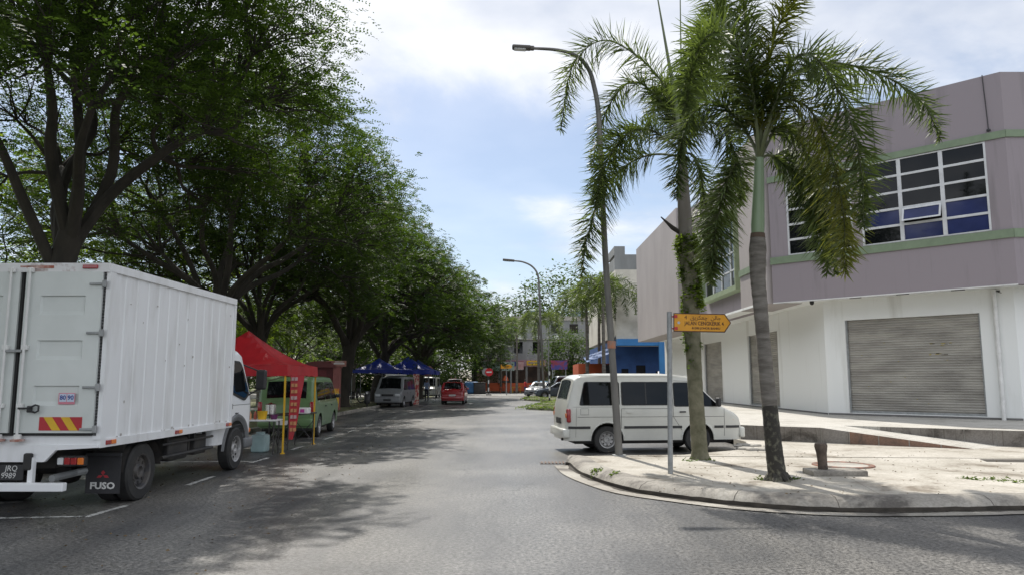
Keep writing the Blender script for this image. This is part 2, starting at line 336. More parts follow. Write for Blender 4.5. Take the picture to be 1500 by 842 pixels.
# ------------------------------------------------------------------ right-hand corner pavement with a battered kerb
KB = [(835, 682), (848, 693), (875, 705), (925, 720), (1000, 731), (1075, 740), (1150, 746), (1250, 750), (1400, 749), (1500, 747)]
front = [atz(x, y).xy for x, y in KB]
front = [Vector((1.02, 14.45))] + front + [Vector((8.5, 9.35)), Vector((12, 9.9)), Vector((18, 11.2)), Vector((26, 13.2))]
fc = [p.xy for p in catmull([(p.x, p.y, 0) for p in front], 6)]
def offset_line(P, d):
    out = []
    for i, p in enumerate(P):
        t = (P[min(i + 1, len(P) - 1)] - P[max(i - 1, 0)]).normalized(); out.append(p + Vector((-t.y, t.x)) * d)
    return out
k1 = offset_line(fc, .05); k2 = offset_line(fc, .17); k3 = offset_line(fc, .36); go = offset_line(fc, -.30); gi = offset_line(fc, .0)
kb = MB(); n = len(fc); rng = random.Random(4)
rows = []
for i in range(n):
    j = rng.uniform(-.006, .006)
    rows.append([(fc[i].x, fc[i].y, -.05), (fc[i].x, fc[i].y, .06 + j), (k1[i].x, k1[i].y, .115 + j), (k2[i].x, k2[i].y, .16 + j), (k3[i].x, k3[i].y, .163)])
V = [p for r_ in rows for p in r_]; FQ = [(i * 5 + j, (i + 1) * 5 + j, (i + 1) * 5 + j + 1, i * 5 + j + 1) for i in range(n - 1) for j in range(4)]
kb.add(V, [f for k_, f in enumerate(FQ) if k_ % 4]); struct('pavement_kerb', kb, M_kerb, True)
M_silt_shade = mat('gutter_silt', (.03, .026, .02), .9, (.06, .05, .04), 6)
kb = MB(); kb.add(V, [f for k_, f in enumerate(FQ) if k_ % 4 == 0]); struct('shaded_kerb_foot', kb, M_silt_shade)  # silt colour on the lowest row also paints the black shade of an undercut
gt = MB(); V = []
for i in range(n): V += [(gi[i].x, gi[i].y, .004), (go[i].x, go[i].y, .0125)]
gt.add(V, [(i * 2, (i + 1) * 2, (i + 1) * 2 + 1, i * 2 + 1) for i in range(n - 1)]); struct('gutter', gt, M_kerb)
# dark silt along the foot of the kerb
M_silt_shade = mat('gutter_silt', (.03, .026, .02), .9, (.06, .05, .04), 6)
kj = MB(); kp = [[Vector(p) for p in r_] for r_ in rows]
for i in range(3, n - 2, 11):
    a = kp[i]; t = (kp[i + 1][0] - kp[i][0]).normalized() * .004
    V2 = []
    for p in a: V2 += [p - t + Vector((0, 0, .003)), p + t + Vector((0, 0, .003))]
    kj.add(V2, [(2 * j, 2 * j + 1, 2 * j + 3, 2 * j + 2) for j in range(1, 4)])
struct('kerb_joints', kj, M_silt_shade)
gt = MB(); V = []; g2 = offset_line(fc, -.05)
for i in range(n):
    o_ = -.05 - .03 * math.sin(i * .9) - .02 * math.sin(i * 2.3); t = g2[i]; nn = (t - fc[i]).normalized()
    V += [(fc[i].x, fc[i].y, .0085), (fc[i].x + nn.x * abs(o_), fc[i].y + nn.y * abs(o_), .0125)]
gt.add(V, [(i * 2, (i + 1) * 2, (i + 1) * 2 + 1, i * 2 + 1) for i in range(n - 1)]); struct('gutter_silt', gt, M_silt_shade)
isl = [(p.x, p.y) for p in k3]
pv = MB(); pv.prism(isl + [(26, 30), (5.6, 30), (5.6, 18.0), (5.0, 16.1), (3.4, 14.9), (1.5, 14.75)], -.2, .152); struct('pavement', pv, M_pave)
# broken lumps of concrete where the lay-by meets the pavement
fl = MB(); fl.prism([(9.4, 26), (5.6, 26), (5.6, 19.02), (5.67, 18.9), (7.3, 17.75), (8.2, 18.62), (9.3, 17.86), (11.4, 16.55), (14.2, 14.9), (30, 12.0), (30, 26)], -.2, .5)
fl.prism([(5.6, 26.0), (9.4, 26), (30, 26), (30, 51), (5.6, 51)], -.2, .4995)
struct('walkway', fl, M_walk)
# ramp
rp = MB(); A = (7.3, 17.75, .5); B = (8.2, 18.62, .5); C_ = (9.85, 16.05, .155); D_ = (10.95, 16.86, .155)
A0, B0, C0, D0 = [(p[0], p[1], -.1) for p in (A, B, C_, D_)]
rp.add([A, B, D_, C_, A0, B0, D0, C0], [(0, 1, 2, 3), (4, 7, 6, 5), (0, 3, 7, 4), (3, 2, 6, 7), (2, 1, 5, 6), (1, 0, 4, 5)]); struct('ramp', rp, M_walk)
# stone facing on the ramp sides
st = MB()
def facing(P, top0, top1, th=.02, seg=.6, z0=.15, brick=False):
    a, b = Vector(P[0]), Vector(P[1]); d = (b - a); L = d.length; d.normalize(); nrm = Vector((d.y, -d.x)); k = max(1, int(L / seg))
    for i in range(k):
        t0, t1 = i / k, (i + 1) / k; p = a + (b - a) * (t0 + .004); q = a + (b - a) * (t1 - .004)
        h0 = top0 + (top1 - top0) * t0 - .004; h1 = top0 + (top1 - top0) * t1 - .004
        if max(h0, h1) < z0 + .02: continue
        st.add([(p.x, p.y, z0), (q.x, q.y, z0), (q.x, q.y, max(h1, z0 + .005)), (p.x, p.y, h0), (p.x + nrm.x * th, p.y + nrm.y * th, z0), (q.x + nrm.x * th, q.y + nrm.y * th, z0), (q.x + nrm.x * th, q.y + nrm.y * th, max(h1, z0 + .005)), (p.x + nrm.x * th, p.y + nrm.y * th, h0)],
               [(0, 1, 2, 3), (4, 7, 6, 5), (0, 4, 5, 1), (1, 5, 6, 2), (2, 6, 7, 3), (3, 7, 4, 0)], 1 if brick and i > 0 else 0)
facing(((5.67, 18.9), (7.3, 17.75)), .5, .5); facing(((7.3, 17.75), (9.85, 16.05)), .5, .155, brick=True)
facing(((8.9, 18.15), (9.3, 17.86)), .5, .5, z0=.4); facing(((9.3, 17.86), (11.4, 16.55)), .5, .5); facing(((11.4, 16.55), (14.2, 14.9)), .5, .5)
M_brick = pavemat('orange_stone', (.27, .15, .10), (.21, .13, .095), (.09, .075, .065))
o = st.build('ramp_facing', [M_granite, M_brick]); o['kind'] = 'structure'
# flat dark strip painting the shade of a drain slot, right of the pavement
dr = MB(); dr.prism([(8.55, 13.6), (10.6, 13.3), (10.6, 13.95), (8.7, 14.05)], .14, .156); struct('drain_slot', dr, M_silt_shade)
# concrete wedge of debris by the van's nose
db = MB()
for k in range(14):
    x_ = 5.15 + rng.uniform(-.25, .5); y_ = 15.9 + rng.uniform(-.2, 1.2); db.rbox((x_, y_, .165), (rng.uniform(.1, .35), rng.uniform(.1, .3), rng.uniform(.04, .08)), .02, 1, Matrix.Rotation(rng.uniform(0, 3), 3, 'Z'))
o = db.build('broken_concrete', M_conc); tag(o, 'broken concrete rubble on the pavement by the nose of the white van', 'rubble', kind='stuff')
# ------------------------------------------------------------------ corner shophouse
M_mauve = mat('mauve_wall_paint', (.275, .240, .258), .8, (.215, .190, .200), .9, bump=.12, bscale=12, detail=10, stretch=(2.5, 2.5, .2), contrast=(.32, .46))
M_mauve_lit = mat('sunlit_mauve_wall_paint', (.38, .345, .335), .85, (.33, .30, .29), .6, bump=.12, bscale=12, detail=11, stretch=(1, 1, .5))  # grazing sunlight on the end piers is put into this paler mauve
M_wwall = mat('white_wall_paint', (.76, .77, .75), .75, (.60, .60, .565), .7, bump=.05, bscale=8, detail=10, stretch=(2, 2, .22), contrast=(.30, .44))
M_green = mat('sage_green_trim', (.20, .26, .17), .7)
M_shut = mat('shutter_steel', (.42, .40, .36), .45, (.27, .255, .23), 1.6, detail=12, metal=.25, stretch=(.5, .5, 2.2))
M_frame = mat('white_window_frame', (.62, .63, .64), .4)
M_blueg = glassmat('blue_film_glass', (.03, .04, .12), .06)
M_int = mat('dark_interior', (.012, .012, .014), .9)
def wall_cells(mb, o, d, L, z0, z1, ops, th=.25, mi=0):
    """wall box cells along d from o (2D); thickness goes to the left-hand normal side away from viewer"""
    o = Vector(o); d = Vector(d).normalized(); nin = Vector((-d.y, d.x)) * th
    xs = sorted(set([0, L] + [v for op in ops for v in op[:2]])); zs = sorted(set([z0, z1] + [v for op in ops for v in op[2:4]]))
    for i in range(len(xs) - 1):
        j = 0
        while j < len(zs) - 1:
            xm = (xs[i] + xs[i + 1]) / 2; solid = lambda jj: not any(op[0] < xm < op[1] and op[2] < (zs[jj] + zs[jj + 1]) / 2 < op[3] for op in ops)
            if not solid(j): j += 1; continue
            k = j
            while k + 1 < len(zs) - 1 and solid(k + 1): k += 1
            a = o + d * xs[i]; b = o + d * xs[i + 1]
            mb.prism([(a.x, a.y), (b.x, b.y), (b.x + nin.x, b.y + nin.y), (a.x + nin.x, a.y + nin.y)], zs[j], zs[k + 1], mi); j = k + 1
def P3(o, d, t, z, n=0):
    o = Vector(o); d = Vector(d).normalized(); q = o + d * t + Vector((d.y, -d.x)) * n; return Vector((q.x, q.y, z))
def obox(mb, o, d, t0, t1, z0, z1, n0, n1, mi=0):     # box along wall; n0,n1 distances out of wall
    a, b, c, e = P3(o, d, t0, 0, n0), P3(o, d, t1, 0, n0), P3(o, d, t1, 0, n1), P3(o, d, t0, 0, n1)
    mb.prism([(a.x, a.y), (b.x, b.y), (c.x, c.y), (e.x, e.y)], z0, z1, mi)
def shutter(parent, o, d, t0, t1, z0, z1, rec=-.14, seed=1, label=None):
    s = MB(); rows = int((z1 - z0) / .075); rg = random.Random(seed); A = []; NX = 2
    prof = [(0, 0), (.35, .022), (.7, .022), (.85, 0)]
    hs = []
    for r in range(rows):
        for a, b in prof: hs.append((z0 + (r + a) * (z1 - z0) / rows, b))
    hs.append((z1, 0)); cols = [t0, t0 + (t1 - t0) * .33, t0 + (t1 - t0) * .66, t1]
    V = []
    for z, b in hs:
        for c in cols: V.append(P3(o, d, c, z + rg.uniform(-.003, .003), rec + b + rg.uniform(-.003, .003)))
    nc = len(cols); s.add(V, [(i * nc + j, i * nc + j + 1, (i + 1) * nc + j + 1, (i + 1) * nc + j) for i in range(len(hs) - 1) for j in range(nc - 1)])
    ob = s.build('roller_shutter', M_shut, parent, label=label)
    g = MB(); obox(g, o, d, t0, t1, z0 + .0, z0 + .07, rec + .03, rec + .055); g.build('bottom_rail', M_galv, ob)
    for a in (t0, t1 - .05): g = MB(); obox(g, o, d, a, a + .05, z0, z1, rec + .03, rec + .08); g.build('guide_rail', M_galv, ob)
    return ob
def window(parent, o, d, t0, t1, z0, z1, nc, nr, open_cell=None, blue=(), rec=-.06, colw=None):
    w_ = .055; f = MB(); P = MB(); PB = MB()
    xs = [t0 + (t1 - t0) * i / nc for i in range(nc + 1)]; zs = [z0 + (z1 - z0) * i / nr for i in range(nr + 1)]
    for x in xs: obox(f, o, d, max(t0, x - w_), min(t1, x + w_), z0, z1, rec, rec + .07)
    for j, z in enumerate(zs):
        for i in range(nc):
            obox(f, o, d, max(t0, xs[i] + (w_ if 1 else 0)) + .0, min(t1, xs[i + 1] - w_), max(z0, z - .035), min(z1, z + .035), rec + .004, rec + .064)
    fr = f.build('window_frame', M_frame, parent)
    for i in range(nc):
        for j in range(nr):
            if open_cell == (i, j): continue
            (PB if (i, j) in blue else P).slab([P3(o, d, xs[i] + .02, zs[j] + .02, rec + .02), P3(o, d, xs[i + 1] - .02, zs[j] + .02, rec + .02), P3(o, d, xs[i + 1] - .02, zs[j + 1] - .02, rec + .02), P3(o, d, xs[i] + .02, zs[j + 1] - .02, rec + .02)], Vector((d[1], -d[0], 0)), .008)
    P.build('pane', M_glass, fr); 
    if PB.v: PB.build('pane', M_blueg, fr, label='blue tinted pane')
    if open_cell:
        i, j = open_cell; q = MB(); n = Vector((d[1], -d[0], 0)).normalized(); a, b = xs[i] + .05, xs[i + 1] - .05; h = zs[j + 1] - zs[j] - .07
        top = zs[j + 1] - .035; co, si = math.cos(R(22)), math.sin(R(22))
        def pt(t, k): return P3(o, d, t, top - k * co, rec + .07 + k * si)
        for (k0, k1, u0, u1) in ((0, .05, a, b), (h - .05, h, a, b), (.05, h - .05, a, a + .05), (.05, h - .05, b - .05, b)):
            q.slab([pt(u0, k0), pt(u1, k0), pt(u1, k1), pt(u0, k1)], n, .03)
        sash = q.build('open_sash', M_frame, parent); q = MB(); q.slab([pt(a + .04, .04), pt(b - .04, .04), pt(b - .04, h - .04), pt(a + .04, h - .04)], n, .01); q.build('pane', M_blueg, sash)
    bk = MB(); obox(bk, o, d, t0 + .01, t1 - .01, z0 + .01, z1 - .01, rec - .12, rec - .1); bk.build('room_behind', M_int, fr)
    return fr
bd = thing('corner_shophouse', 'mauve and white two storey corner shophouse with closed roller shutters', 'building', (0, 0, 0))
S2 = math.sqrt(.5)
# lower walls: F2 (45 degrees) from (10.4, 24.6), F3 facing camera, F1 along the street
F2o, F2d = (10.40, 24.60), (S2, -S2); F2L = 3.80 * math.sqrt(2)
F3o, F3d = (14.20, 20.80), (1, 0)
F1o, F1d = (10.40, 50.5), (0, -1)           # runs towards the camera
def tF2(px, py):     # distance along F2 lower wall hit by a photo pixel
    r = ray(px, py); s_ = (F2o[0] + F2o[1]) / (r.x + r.y); return (r.x * s_ - F2o[0]) / S2
t0, t1 = tF2(1241, 540), tF2(1441, 540)
lw = MB()
SZ0, SZ1 = .58, 3.55
wall_cells(lw, F2o, F2d, F2L, .5, 4.25, [(t0, t1, SZ0, SZ1)])
wall_cells(lw, F3o, F3d, 14, .5, 4.25, [(.28, 4.2, SZ0 + .05, SZ1 - .05), (5.2, 9.2, SZ0 + .05, SZ1 - .05)])
s1, s2 = 50.5 - 32.7, 50.5 - 29.0; s3, s4 = 50.5 - 40.2, 50.5 - 36.8
wall_cells(lw, F1o, F1d, 50.5 - 24.6, .5, 4.25, [(s1, s2, .56, SZ1), (s3, s4, .56, SZ1)])
obox(lw, F1o, F1d, 11.7, 12.15, .5, 4.2, .0, .25) if 0 else None
lw.build('lower_wall', M_wwall, bd)
sk = MB(); obox(sk, F2o, F2d, .01, F2L - .01, .5, .56, .003, .02); obox(sk, F1o, F1d, 0.02, 50.5 - 24.63, .5, .55, .003, .02); sk.build('skirting', mat('grey_plinth', (.16, .155, .15), .8), bd)
shutter(bd, F2o, F2d, t0, t1, SZ0, SZ1, seed=2, label='wide roller shutter with faded stencil marks')
shutter(bd, F3o, F3d, .28, 4.2, SZ0 + .05, SZ1 - .05, seed=3); shutter(bd, F3o, F3d, 5.2, 9.2, SZ0 + .05, SZ1 - .05, seed=6)
shutter(bd, F1o, F1d, s1, s2, .56, SZ1, seed=4); shutter(bd, F1o, F1d, s3, s4, .56, SZ1, seed=5)
# faded stencil and stickers on the big shutter
rg = random.Random(9); sm1 = MB(); sm2 = MB()
tc0 = tF2(1378, 510)
for k in range(16):
    t = tc0 + rg.uniform(-.36, .36); z = rg.choice([2.70, 2.66, 2.38]) + rg.uniform(-.02, .02)
    obox(sm1 if rg.random() < .6 else sm2, F2o, F2d, t, t + rg.uniform(.03, .12), z, z + rg.uniform(.012, .03), -.116, -.112)
for k in range(9):
    t = rg.uniform(t0 + .2, t1 - .2); z = rg.uniform(.9, 3.2); obox(sm2, F2o, F2d, t, t + .03, z, z + .02, -.116, -.113)
sm1.build('faded_stencil', mat('faded_dark_paint', (.08, .07, .05), .8), bd); sm2.build('faded_stencil', mat('faded_yellow_paint', (.40, .33, .12), .8), bd)
# upper storey
ZB, ZT = 4.2, 10.25
U2o = (8.86, 24.94); U2L = (13.80 - 8.86) * math.sqrt(2); U3o = (13.80, 20.0)
def tU2(px, py):
    r = ray(px, py); s_ = (U2o[0] + U2o[1]) / (r.x + r.y); return (r.x * s_ - U2o[0]) / S2
w0, w1 = tU2(1261, 300), tU2(1450, 300); v0 = tU2(1154, 350); v1 = w0 - .28
WZ0, WZ1 = 5.76, 8.33
up = MB(); wall_cells(up, U2o, F2d, U2L, ZB, ZT, [(w0, w1, WZ0, WZ1), (v0, v1, WZ0, WZ1)]); wall_cells(up, U3o, F3d, 14, ZB, ZT, [(3, 7, WZ0, WZ1)])
U1o = (9.35, 38.0)
wall_cells(up, U1o, F1d, 10, ZB, ZT + .2, [(3.2, 8.6, 5.4, 8.4)])
up.build('upper_wall', M_mauve, bd)
pk = MB(); pk.prism([(8.72, 25.1), (9.9, 25.1), (9.9, 28), (8.72, 28)], ZB, ZT + .15); pk.build('end_pier', M_mauve_lit, bd)
pk = MB(); pk.prism([(8.6, 38), (9.9, 38), (9.9, 50.5), (8.6, 50.5)], ZB + .004, ZT + .32); pk.build('end_pier', M_mauve_lit, bd)
rf = MB(); rf.prism([(9.2, 25.2), (14, 20.4), (27.8, 20.4), (27.8, 50.2), (9.95, 50.2), (9.95, 38), (9.65, 37.9), (9.65, 28), (9.3, 27.9)], ZT - .5, ZT - .3); rf.build('roof', mat('roof_slab', (.3, .3, .29), .9), bd)
so_ = MB(); so_.prism([(8.9, 25.15), (13.98, 20.1), (27.7, 20.1), (27.7, 21.0), (14.3, 21.0), (10.55, 24.75), (10.55, 50.4), (8.7, 50.4), (8.7, 25.3)], ZB + .02, ZB + .1); so_.build('soffit', M_wwall, bd)
so_ = MB()
obox(so_, U2o, F2d, .0, U2L + .01, ZB - .02, ZB + .015, -.02, .015); so_.build('drip_edge', M_pwhite, bd)
# small downlights and stains under the soffit
sl = MB()
for (a, b) in ((1296, 438), (1375, 430), (1440, 424)): pass
for z0, z1, n in ((5.5, 5.74, .04), (8.345, 8.55, .04)):
    b_ = MB(); obox(b_, U2o, F2d, -.03, U2L + .02, z0, z1, .002, n); obox(b_, U3o, F3d, .0, 14, z0, z1, .002, n); b_.build('green_band', M_green, bd)
b_ = MB(); b_.box((8.70, 26.55, 5.62), (.05, 2.95, .24)); b_.build('green_band', M_green, bd)
for t in (tU2(1446, 200), tU2(1281, 240)):
    cb_ = MB(); p = [P3(U2o, F2d, t, ZT + .02, -.02), P3(U2o, F2d, t, ZT + .02, .03), P3(U2o, F2d, t + .03, 9.4, .03), P3(U2o, F2d, t + .05, 8.62, .03)]; cb_.tube(p, .012, 6); cb_.lathe([(.0, -.03), (.05, -.02), (.05, .03), (0, .04)], p[-1], n=10); cb_.build('conductor_cable', M_trim, bd)
window(bd, U2o, F2d, w0, w1, WZ0, WZ1, 3, 5, (1, 1), {(0, 1), (2, 1), (1, 0), (2, 0)})
window(bd, U2o, F2d, v0, v1, WZ0, WZ1, 2, 5); window(bd, U3o, F3d, 3, 7, WZ0, WZ1, 3, 5)
# box window in the recessed wall
bay = MB(); obox(bay, U1o, F1d, 3.1, 8.7, 5.2, 5.4, .003, .42); obox(bay, U1o, F1d, 3.1, 8.7, 8.4, 8.55, .003, .42); obox(bay, U1o, F1d, 3.1, 3.2, 5.4, 8.4, .003, .42); obox(bay, U1o, F1d, 8.6, 8.7, 5.4, 8.4, .003, .42)
bay.build('window_surround', mat('green_window_surround', (.27, .33, .2), .7), bd); window(bd, U1o, F1d, 3.2, 8.6, 5.4, 8.4, 4, 4, rec=.1)
# downpipe, conduit boxes and loose cables on the right
dp = MB(); td = tF2(1466, 540); pz = [P3(F2o, F2d, td, z, .09) for z in (.5, 2.5, 4.18)]; dp.tube(pz, .055, 12)
for z in (1.0, 2.4, 3.7): dp.lathe([(.065, -.03), (.07, 0), (.065, .03)], P3(F2o, F2d, td, z, .09), n=12)
dp.build('downpipe', M_pwhite, bd)
cbl = MB(); base = P3(F2o, F2d, td, 0, .12)
cbl.tube([base + Vector((0, 0, 4.12)), base + Vector((.25, 0, 4.16)), base + Vector((.6, -.05, 4.1)), base + Vector((1.1, -.05, 4.18)), base + Vector((3, -.1, 4.2))], .018, 6)
cbl.tube([base + Vector((.1, 0, 4.13)), base + Vector((.5, -.1, 3.95)), base + Vector((.8, -.15, 3.75)), base + Vector((1.2, -.15, 3.78)), base + Vector((3, -.1, 4.0))], .010, 6)
cbl.box(base + Vector((.9, -.05, 4.14)), (.35, .12, .14)); cbl.build('loose_cable', M_trim, bd)
cam_ = MB(); q = P3(F2o, F2d, tF2(1196, 450), 4.16, .35); cam_.lathe([(0.07, .06), (.07, 0), (.05, -.05), (0, -.07)], q, n=14); cam_.build('dome_camera', M_trim, bd)
for t in (1.2, 2.6, 4.1): dl = MB(); dl.box(P3(F2o, F2d, t, ZB + .012, .4), (.35, .06, .02), Matrix.Rotation(R(-45), 3, 'Z')); dl.build('vent_slot', M_dark, bd)
# ------------------------------------------------------------------ buildings across the side street
M_cream = mat('peeling_cream_wall', (.62, .58, .50), .85, (.40, .37, .31), .35, detail=12, bump=.1, contrast=(.3, .5))
M_gwall = mat('grey_stained_wall', (.28, .285, .28), .85, (.17, .175, .17), .4, detail=12, stretch=(1, 1, .3))
M_blue = mat('lit_blue_wall', (.06, .26, .58), .7, (.045, .20, .47), .8)  # lit copy of the shop blue, brightness of the light held in the colour
M_navy = mat('shaded_blue_wall', (.035, .10, .28), .7, (.025, .07, .2), 1)  # shaded copy of the shop blue, shade of the recess painted in
M_orange = mat('orange_wall', (.62, .12, .04), .7, (.5, .1, .04), 1)
bb = thing('blue_shop', 'bright blue ground floor shop under a peeling cream upper wall', 'building')
q = MB(); q.prism([(8.75, 62), (26, 62), (26, 84), (8.75, 84)], 5.3, 10.9); q.prism([(8.72, 61.85), (26, 61.85), (26, 61.995), (8.72, 61.995)], 5.05, 5.3); q.build('upper_wall', M_cream, bb)
q = MB(); q.prism([(8.75, 62.02), (26, 62.02), (26, 62.4), (8.75, 62.4)], 10.9, 12.2); q.prism([(8.75, 62.4), (9.1, 62.4), (9.1, 84), (8.75, 84)], 10.9, 12.0); q.prism([(8.7, 62.0), (9.6, 62.0), (9.6, 62.019), (8.7, 62.019)], 10.9, 12.9); q.prism([(8.7, 62.02), (9.55, 62.02), (9.55, 66.4), (8.7, 66.4)], 12.2, 12.9)
q.build('parapet', M_gwall, bb)
q = MB(); q.box((17, 61.5, 4.75), (16.6, 1.0, .55)); q.build('fascia', M_blue, bb)
q = MB(); wall_cells(q, (8.8, 63.2), (1, 0), 4.6, 0.0, 4.5, [(.5, 1.1, .15, 2.6), (1.75, 2.55, .15, 2.9), (3.4, 4.3, .9, 2.4)], .2); wall_cells(q, (13.4, 63.2), (1, 0), 12.6, 0.0, 4.5, [], .2)
q.prism([(8.8, 63.4), (9.0, 63.4), (9.0, 84), (8.8, 84)], 0, 5.05); q.build('shop_wall', M_navy, bb)
q = MB(); q.prism([(11.45, 57.6), (14.6, 57.6), (14.6, 57.9), (11.45, 57.9)], 0, 5.6); q.build('boundary_wall', M_blue, bb)
q = MB(); q.prism([(13.5, 57.3), (13.62, 57.3), (13.62, 57.59), (13.5, 57.59)], 0, 4.6); q.build('pipe_casing', mat('brown_metal', (.13, .07, .05), .6), bb)
q = MB(); q.box((10.1, 63.33, 1.5), (4.6, .1, 2.9)); q.build('dark_opening', M_int, bb)
q = MB(); q.lathe([(0, 0), (.35, .06), (.55, .2), (.57, .22), (.35, .1), (0, .04)], (13.0 - 1.0, 61.9, 11.1), 'Y', 16); q.tube([(12.0, 61.95, 10.2), (12.0, 61.8, 11.1)], .04, 6); q.build('satellite_dish', M_dark, bb)
og = thing('orange_shop', 'low orange shop with a blue awning left of the blue shop', 'building')
q = MB(); wall_cells(q, (5.9, 66), (1, 0), 2.8, 0, 3.1, [(1.5, 2.5, .3, 2.3)], .2); q.prism([(5.9, 66.2), (6.1, 66.2), (6.1, 72), (5.9, 72)], 0, 3.1); q.build('wall', M_orange, og)
q = MB(); q.box((7.9, 66.3, 1.4), (1.3, .1, 2.4)); q.build('dark_opening', M_int, og)
q = MB(); q.slab([(6.3, 62.3, 3.1), (8.7, 62.3, 4.0), (8.7, 66, 4.5), (6.3, 66, 3.6)], (0, 0, 1), .05); q.build('awning', M_navy, og)
q = MB(); q.box((6.6, 65.95, 2.1), (.5, .06, .35)); q.build('meter_box', M_dark, og)
# ------------------------------------------------------------------ far row across the junction
fr = thing('food_court', 'long grey building beyond the junction with a mauve sign strip and open stalls', 'building')
Y0 = 104
q = MB(); wall_cells(q, (-5.6, Y0), (1, 0), 26, 3.6, 10.4, [(k * 2.6 + .7, k * 2.6 + 1.9, 5.4, 7.0) for k in range(10)] + [(k * 2.6 + .7, k * 2.6 + 1.9, 8.2, 9.5) for k in range(10)], .3); q.prism([(-5.6, Y0 + .3), (20.4, Y0 + .3), (20.4, Y0 + 10), (-5.6, Y0 + 10)], 10.0, 10.35)
q.build('upper_wall', M_gwall, fr)
for k in range(10):
    for z0, z1 in ((5.4, 7.0), (8.2, 9.5)): q = MB(); q.box((-5.6 + k * 2.6 + 1.3, Y0 + .2, (z0 + z1) / 2), (1.19, .05, z1 - z0 - .01)); q.build('window', M_glass, fr)
q = MB(); q.box((7.4, Y0 - 1.2, 4.0), (26, 2.3, .9)); q.build('sign_strip', mat('mauve_sign_board', (.36, .22, .26), .6), fr)
for k in range(8): q = MB(); q.box((-5.4 + k * 3.7, Y0 - 2.1, 1.78), (.28, .28, 3.54)); q.build('column', M_gwall, fr)
q = MB(); q.box((7.4, Y0 + 3.2, 1.8), (26, .2, 3.6)); q.build('back_wall', mat('dim_back_wall', (.12, .10, .10), .9, (.3, .2, .16), .6), fr)
q = MB(); q.box((-1.0, Y0 - 2.6, .75), (9.5, .8, 1.1)); q.build('counter', M_orange, fr)
q = MB(); q.box((7.4, Y0 + 1.0, .06), (26, 6.4, .12)); q.build('floor_slab', M_conc, fr)

rg = random.Random(21)
for k in range(7):
    x = -4.3 + k * 2.6 + .2; q = MB(); q.rbox((x, Y0 - .25, rg.choice([4.95, 7.6])), (.8, .4, .5), .04); q.lathe([(0, -.01), (.2, -.01), (.2, 0)], (x, Y0 - .46, 4.95), 'Y', 12) if 0 else None; q.build('air_conditioner', M_pwhite, fr)
for x in (-2.6, 3.4, 9.2): q = MB(); q.lathe([(.7, 0), (.75, .1), (.75, 1.3), (.5, 1.5), (0, 1.55)], (x, Y0 + 3, 10.35), n=16); q.build('roof_tank', mat('tank_blue_grey', (.18, .24, .30), .6), fr, True)
q = MB(); q.prism([(-5.75, Y0 - .12), (20.5, Y0 - .12), (20.5, Y0 - .003), (-5.75, Y0 - .003)], 10.0, 10.6); q.prism([(-5.75, Y0 - .2), (20.5, Y0 - .2), (20.5, Y0 - .003), (-5.75, Y0 - .003)], 7.3, 7.42); q.build('concrete_band', M_conc, fr)
for i, (x, w_, m_) in enumerate(((-3.6, 2.0, M_pwhite), (3.2, 2.4, M_yel), (6.4, 2.6, M_signred), (9.6, 2.4, M_green))):
    q = MB(); q.box((x, Y0 - 2.40, 4.0), (w_, .06, .62)); sb_ = q.build('shop_sign', m_, fr); q = MB(); t = x - w_ * .4
    while t < x + w_ * .35: l = rg.uniform(.1, .3); q.box((t + l / 2, Y0 - 2.44, 4.02), (l, .02, rg.uniform(.18, .28))); t += l + .07
    q.build('sign_lettering', M_mauve if i == 1 else M_navy if i == 0 else M_pwhite, sb_)
